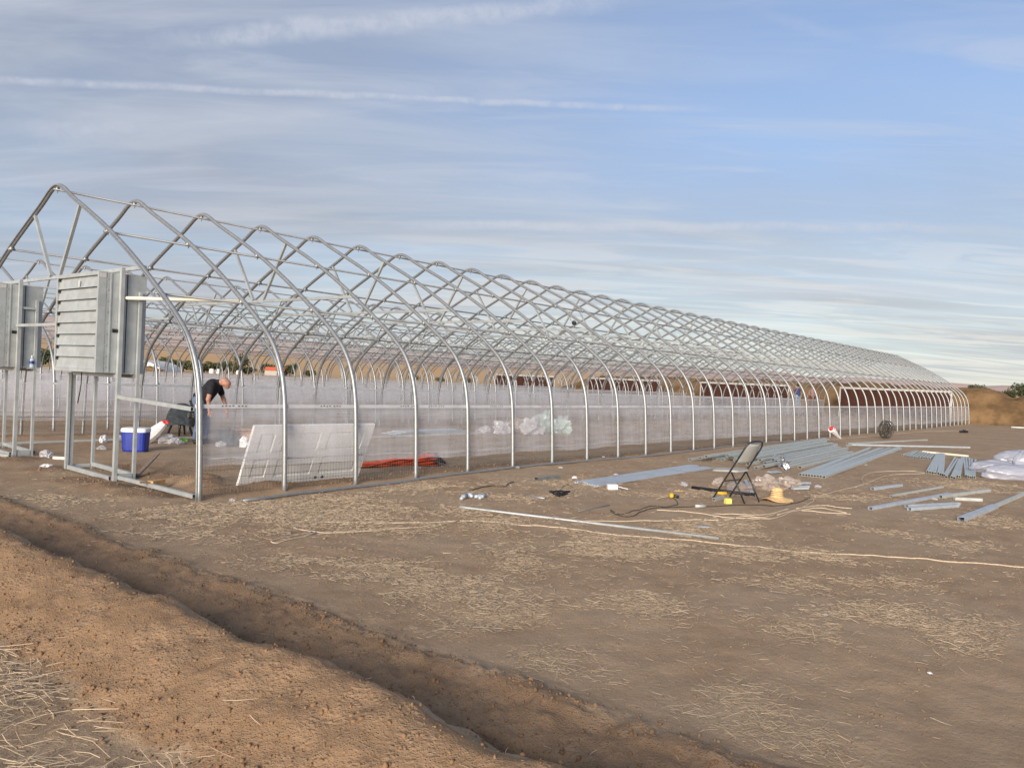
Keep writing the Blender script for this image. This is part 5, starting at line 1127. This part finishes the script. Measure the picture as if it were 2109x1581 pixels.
KIND = [tree_meshes(1, 4.2, 4.4, 'leaf'), tree_meshes(2, 3.2, 5.0, 'leaf2'), tree_meshes(3, 5.6, 4.0, 'leaf'), tree_meshes(4, 2.4, 4.6, 'leaf2')]
def tree(p, kind, sc, rz, label, group, z=0.0):
    r = empty('tree', (p[0], p[1], z), rz); sc *= 0.8 if z == 0.0 else 1.0; r.scale = (sc, sc, sc); tag(r, label, 'tree', group); link('crown', KIND[kind][0], r); link('trunk', KIND[kind][1], r)
LB = 'dark tree in the row beyond the rear greenhouse'
for i, (u_, k_, s_) in enumerate([((104.0, 200.2), 0, 1.1), ((103.89, 195.59), 1, 1.2), ((106.89, 197.05), 0, 0.9), ((107.25, 192.63), 1, 1.1), ((108.55, 189.48), 3, 1.2), ((111.61, 190.84), 0, 0.9), ((112.81, 188.97), 1, 1.1), ((113.05, 185.51), 0, 1.0), ((114.21, 184.09), 1, 1.0), ((117.86, 186.39), 2, 1.25), ((119.57, 185.52), 3, 1.0), ((134.04, 199.58), 0, 0.7), ((126.95, 187.04), 0, 0.95), ((124.48, 175.42), 1, 0.9), ((124.03, 172.8), 0, 1.0), ((131.4, 173.48), 3, 0.9), ((77.45, 209.34), 0, 1.3), ((76.79, 213.67), 1, 1.2), ((68.82, 209.86), 1, 1.3)]):
    if i < 16 and i != 9: tree(u_, k_, s_, i * 1.1, ORD[i] + ' tree from the left in the row beyond the rear greenhouse', 'trees in the row beyond the greenhouses')
    elif i >= 16: tree(u_, k_, s_, i * 1.1, ['dark tree seen between the two fan stands', 'second tree seen between the fan stands', 'tree seen past the left edge stand'][i - 16], 'trees in the row beyond the greenhouses')
    elif i == 9: tree(u_, k_, s_, i * 1.1, 'tallest dark tree in the row beyond the rear greenhouse', 'trees in the row beyond the greenhouses')
# bushes along the foot of the far slope
for i, (u_, k_, s_) in enumerate([((156.07, 158.4), 3, 0.8), ((158.94, 150.38), 3, 0.7), ((169.14, 149.28), 3, 0.8)]): tree(u_, k_, s_, i, ORD[i] + ' low bush from the left at the edge of the golden field', 'low bushes by the golden field')
# trees on the skyline right of the greenhouses: they stand on the slope behind the bank
def hill_z(x, y):
    a = math.atan2(y - CY, x - CX); r = math.hypot(x - CX, y - CY)
    i = int(np.clip(np.searchsorted(ang, a) - 1, 0, len(ang) - 2)); j = int(np.clip(np.searchsorted(rad, r) - 1, 0, len(rad) - 2))
    fa = (a - ang[i]) / (ang[i + 1] - ang[i]); fr = (r - rad[j]) / (rad[j + 1] - rad[j])
    return float((HZ[i, j] * (1 - fa) + HZ[i + 1, j] * fa) * (1 - fr) + (HZ[i, j + 1] * (1 - fa) + HZ[i + 1, j + 1] * fa) * fr)
def far_at(u_ray, dist):
    x = CX + u_ray[0] * dist; y = CY + u_ray[1] * dist; return (x, y), max(0.0, hill_z(x, y))
for i, (ry, dist, k_, s_, lb) in enumerate([((0.9889, 0.1484, 0.0121), 1150, 0, 4.2, 'dark round tree on the skyline just right of the greenhouse end'), ((0.9877, 0.1561, 0.0117), 1200, 3, 3.6, 'low bush left of the round skyline tree'), ((0.9928, 0.119, 0.0102), 1150, 1, 3.6, 'lower olive tree near the right edge of the skyline'), ((0.9942, 0.1069, 0.0107), 1100, 0, 5.0, 'largest dark tree on the skyline at the right edge'), ((0.9913, 0.1313, 0.0097), 1250, 3, 3.2, 'low shrub between the skyline trees'),
                                           ((0.9633, 0.2683, 0.0113), 1150, 0, 3.4, 'dark tree seen through the hoops above the front cooling pad'), ((0.9686, 0.2485, 0.011), 1150, 3, 3.6, 'bush seen through the hoops right of the tree above the pad'), ((0.9745, 0.2241, 0.0109), 1150, 1, 3.2, 'olive bush seen through the last hoops above the pad')]):
    p, z_ = far_at(ry, dist); tree(p, k_, s_, i, lb, 'trees on the right skyline', z_)
# sheds beyond the trees
sp = (83.41, 170.68); sh_ = empty('arched_shed', (sp[0], sp[1], 0), R(-50)); tag(sh_, 'white arched shed beyond the greenhouses, left of the tree row', 'shed')
m = MB(); arc = [(6.0 * math.cos(a), 2.5 * math.sin(a)) for a in np.linspace(0, math.pi, 15)]
vs = [(x_, y_, z_) for y_ in (-6, 6) for x_, z_ in arc]; m.add(vs, [(i, i + 1, 15 + i + 1, 15 + i) for i in range(14)]); m.build('roof', MT['shed_white'], sh_, True)
for y_ in (-5.98, 5.98): m = MB(); m.add([(x_ * .99, y_, z_ * .99) for x_, z_ in arc], [tuple(range(15))]); m.build('end_wall', MT['shed_white'], sh_)
m = MB(); m.box((0, -6.03, 0.95), (2.0, 0.06, 1.9)); m.build('door', MT['concrete'], sh_)
sp = (122.21, 176.62); rs = empty('low_barn', (sp[0], sp[1], 0), R(-52)); tag(rs, 'small barn with orange red roof in the tree row', 'barn')
m = MB(); m.box((0, 0, 0.7), (5.2, 3, 1.4)); m.build('wall', MT['concrete'], rs)
m = MB(); m.add([(-2.8, -1.8, 1.35), (2.8, -1.8, 1.35), (2.8, 0, 2.3), (-2.8, 0, 2.3), (-2.8, 1.8, 1.35), (2.8, 1.8, 1.35)], [(0, 1, 2, 3), (3, 2, 5, 4), (0, 3, 4), (1, 5, 2)]); m.build('roof', MT['roof_red'], rs)
for u_, s_, lb in (((101.99, 174.38), 0.8, 'left one of two small white tanks by the tree row'), ((101.85, 171.22), 0.8, 'right one of two small white tanks by the tree row'), ((107.54, 171.31), 0.7, 'small white tank near the tallest far tree')):
    m = MB(); m.lathe([(0.001, 1.5 * s_), (0.5 * s_, 1.45 * s_), (0.75 * s_, 1.25 * s_), (0.8 * s_, 0.0)], 14); tag(m.build('water_tank', MT['shed_white'], None, True, loc=(u_[0], u_[1], 0)), lb, 'tank')
# soil heap before the shed
hp2 = (73.53, 150.01); bm = bmesh.new(); bmesh.ops.create_grid(bm, x_segments=24, y_segments=16, size=1.0)
for v in bm.verts:
    r_ = math.hypot(v.co.x, v.co.y); k_ = max(0, 1 - r_ * r_); v.co = Vector((v.co.x * 4.6, v.co.y * 2.2, -0.1 + 1.3 * k_ + 0.25 * k_ * mnoise.fractal(v.co * 3, 1, 2, 3)))
me = bpy.data.meshes.new('soil_heap'); bm.to_mesh(me); bm.free(); me.materials.append(MT['mound']); tag(link('soil_heap', me, None, (hp2[0], hp2[1], 0), (0, 0, R(-51))), kind='structure')

# ================================================================== straw and clods: nobody could count them
def near_cam(x, y): return np.hypot(x - CX, y - CY)
def straw_field(n, x0, x1, y0, y1, dens):
    x = RNG.uniform(x0, x1, n); y = RNG.uniform(y0, y1, n); k = RNG.uniform(0, 1, n) < dens(x, y); return x[k], y[k]
def d_berm(x, y): return 0.03 + 0 * x
PX_, PY_ = [], []
for n, box, fn in ((140000, (-1.7, 3.5, -8.3, -0.2), d_yard), (85000, (3.5, 13, -9.5, -0.2), d_yard), (20000, (-1.7, 0.2, -0.2, 6), d_yard), (34000, (-5.6, -3.2, -7.6, -1.0), d_left), (7000, (-3.3, -1.7, -7.8, 2), d_berm)):
    a, b = straw_field(n, *box, fn); PX_.append(a); PY_.append(b)
sx = np.concatenate(PX_); sy = np.concatenate(PY_); ns = len(sx)
sz = terrain(sx, sy)[0]; dist = near_cam(sx, sy)
left = sx < -3.2
L = np.where(left, RNG.gamma(1.2, 0.048, ns) + 0.015, RNG.gamma(1.4, 0.018, ns) + 0.012); th = RNG.uniform(0, 2 * np.pi, ns)
wdt = (0.0007 + 0.0006 * RNG.uniform(0, 1, ns)) * np.clip(dist / 4.5, 0.9, 2.2) * np.where(left & (L > 0.08), 1.9, 1.1); pitch = RNG.normal(0.03, 0.10, ns)
lift = RNG.uniform(0.001, 0.012, ns) + np.where(left, RNG.uniform(0, 0.02, ns), 0)
bend = RNG.normal(0, 0.25, ns)
segs = []
for k, t in enumerate((-0.5, 0.0, 0.5)):
    a = th + bend * t; cx = sx + np.cos(a) * L * t; cy = sy + np.sin(a) * L * t; cz = sz + lift + np.maximum(0, L * 0.5 * np.abs(pitch)) + L * t * pitch
    px_ = -np.sin(th) * wdt; py_ = np.cos(th) * wdt; tap = 1.0 if k < 2 else 0.6
    segs.append(np.stack([np.stack([cx + px_ * tap, cy + py_ * tap, cz], -1), np.stack([cx - px_ * tap, cy - py_ * tap, cz], -1), np.stack([cx, cy, cz + wdt * 1.5 * tap], -1)], 1))
V = np.concatenate(segs, 1)   # ns x 9 x 3
bi = (np.arange(ns) * 9)[:, None, None]
pat = []
for s in (0, 3):
    for a, b in ((1, 2), (2, 0)): pat.append((s + a, s + b, s + 3 + b, s + 3 + a))
F_ = (bi + np.array(pat)[None]).reshape(-1, 4)
me = bpy.data.meshes.new('straw'); mesh_np(me, V.reshape(-1, 3), F_, 4); me.materials.append(MT['straw'])
tone = np.repeat(np.clip(RNG.beta(2.0, 1.7, ns) * (0.6 + 0.4 * (L > 0.05)), 0, 1), 9).astype(np.float32); a = me.attributes.new('tone', 'FLOAT', 'POINT'); a.data.foreach_set('value', tone)
tag(link('straw', me), 'dry straw scattered over the bare soil', 'straw', kind='stuff')

ico = [(0, 0, 1), (0.894, 0, 0.447), (0.276, 0.851, 0.447), (-0.724, 0.526, 0.447), (-0.724, -0.526, 0.447), (0.276, -0.851, 0.447), (0.724, 0.526, -0.447), (-0.276, 0.851, -0.447), (-0.894, 0, -0.447), (-0.276, -0.851, -0.447), (0.724, -0.526, -0.447), (0, 0, -1)]
icf = [(0, 1, 2), (0, 2, 3), (0, 3, 4), (0, 4, 5), (0, 5, 1), (1, 6, 2), (2, 7, 3), (3, 8, 4), (4, 9, 5), (5, 10, 1), (6, 7, 2), (7, 8, 3), (8, 9, 4), (9, 10, 5), (10, 6, 1), (11, 7, 6), (11, 8, 7), (11, 9, 8), (11, 10, 9), (11, 6, 10)]
def clods(n, x0, x1, y0, y1, dens, smin, smax, p=2.6):
    x, y = straw_field(n, x0, x1, y0, y1, dens); s = smin + (smax - smin) * RNG.uniform(0, 1, len(x)) ** p * (0.6 + 0.4 * RNG.uniform(0, 1, len(x))); return x, y, s
def d_b(x, y):
    base = 0.55 + 0.45 * fbm(x * 1.6, y * 1.6, 221, 3)
    return np.clip(base * (0.35 + 0.9 * np.exp(-((x + 3.37) / 0.14) ** 2) + 0.9 * np.exp(-((x + 1.88) / 0.13) ** 2) + 0.5 * np.exp(-((x + 2.35) / 0.12) ** 2) + 0.3 * (x < -2.75)), 0, 1)
def d_h(x, y): return np.clip(terrain(x, y)[2] * 0.9, 0, 1)
cl = [clods(36000, -3.65, -1.68, -7.8, -2.5, d_b, 0.0016, 0.015, 7), clods(9000, -3.45, -1.68, -2.5, 5, d_b, 0.003, 0.016, 6), clods(4000, -0.8, 3, -0.2, 3.6, d_h, 0.004, 0.022, 5), clods(30000, -1.7, 4, -8.2, -0.3, lambda x, y: 0.6 + 0 * x, 0.0015, 0.011, 7), clods(900, -1.7, 5, -8.2, -0.3, lambda x, y: np.clip(fbm(x * 1.2, y * 1.2, 241, 3) * 1.5, 0, 1), 0.006, 0.026, 2.5), clods(9000, -4.6, -3.2, -7.6, -3, lambda x, y: 0.6 + 0 * x, 0.0015, 0.010, 6), clods(1500, 3, 24, 0.0, 0.7, d_h, 0.008, 0.025, 3)]
x = np.concatenate([c[0] for c in cl]); y = np.concatenate([c[1] for c in cl]); s = np.concatenate([c[2] for c in cl]); n = len(x)
z = terrain(x, y)[0]; V0 = np.array(ico)[None] * (1 + RNG.uniform(-0.42, 0.42, (n, 12, 1))) * s[:, None, None] * RNG.uniform(0.55, 1.35, (n, 1, 3))
V0[:, :, 0] += x[:, None]; V0[:, :, 1] += y[:, None]; V0[:, :, 2] += (z + s * 0.05)[:, None]
F_ = ((np.arange(n) * 12)[:, None, None] + np.array(icf)[None]).reshape(-1, 3)
me = bpy.data.meshes.new('soil_clods'); mesh_np(me, V0.reshape(-1, 3), F_, 3); me.materials.append(MT['clod']); me.materials.append(MT['clod_flat']); me.polygons.foreach_set('material_index', np.repeat(((x > -1.72) | (x < -3.52)).astype(np.int32), 20))
tag(link('soil_clods', me), 'loose clods and crumbs of soil on the berm and dug ground', 'soil', kind='stuff')
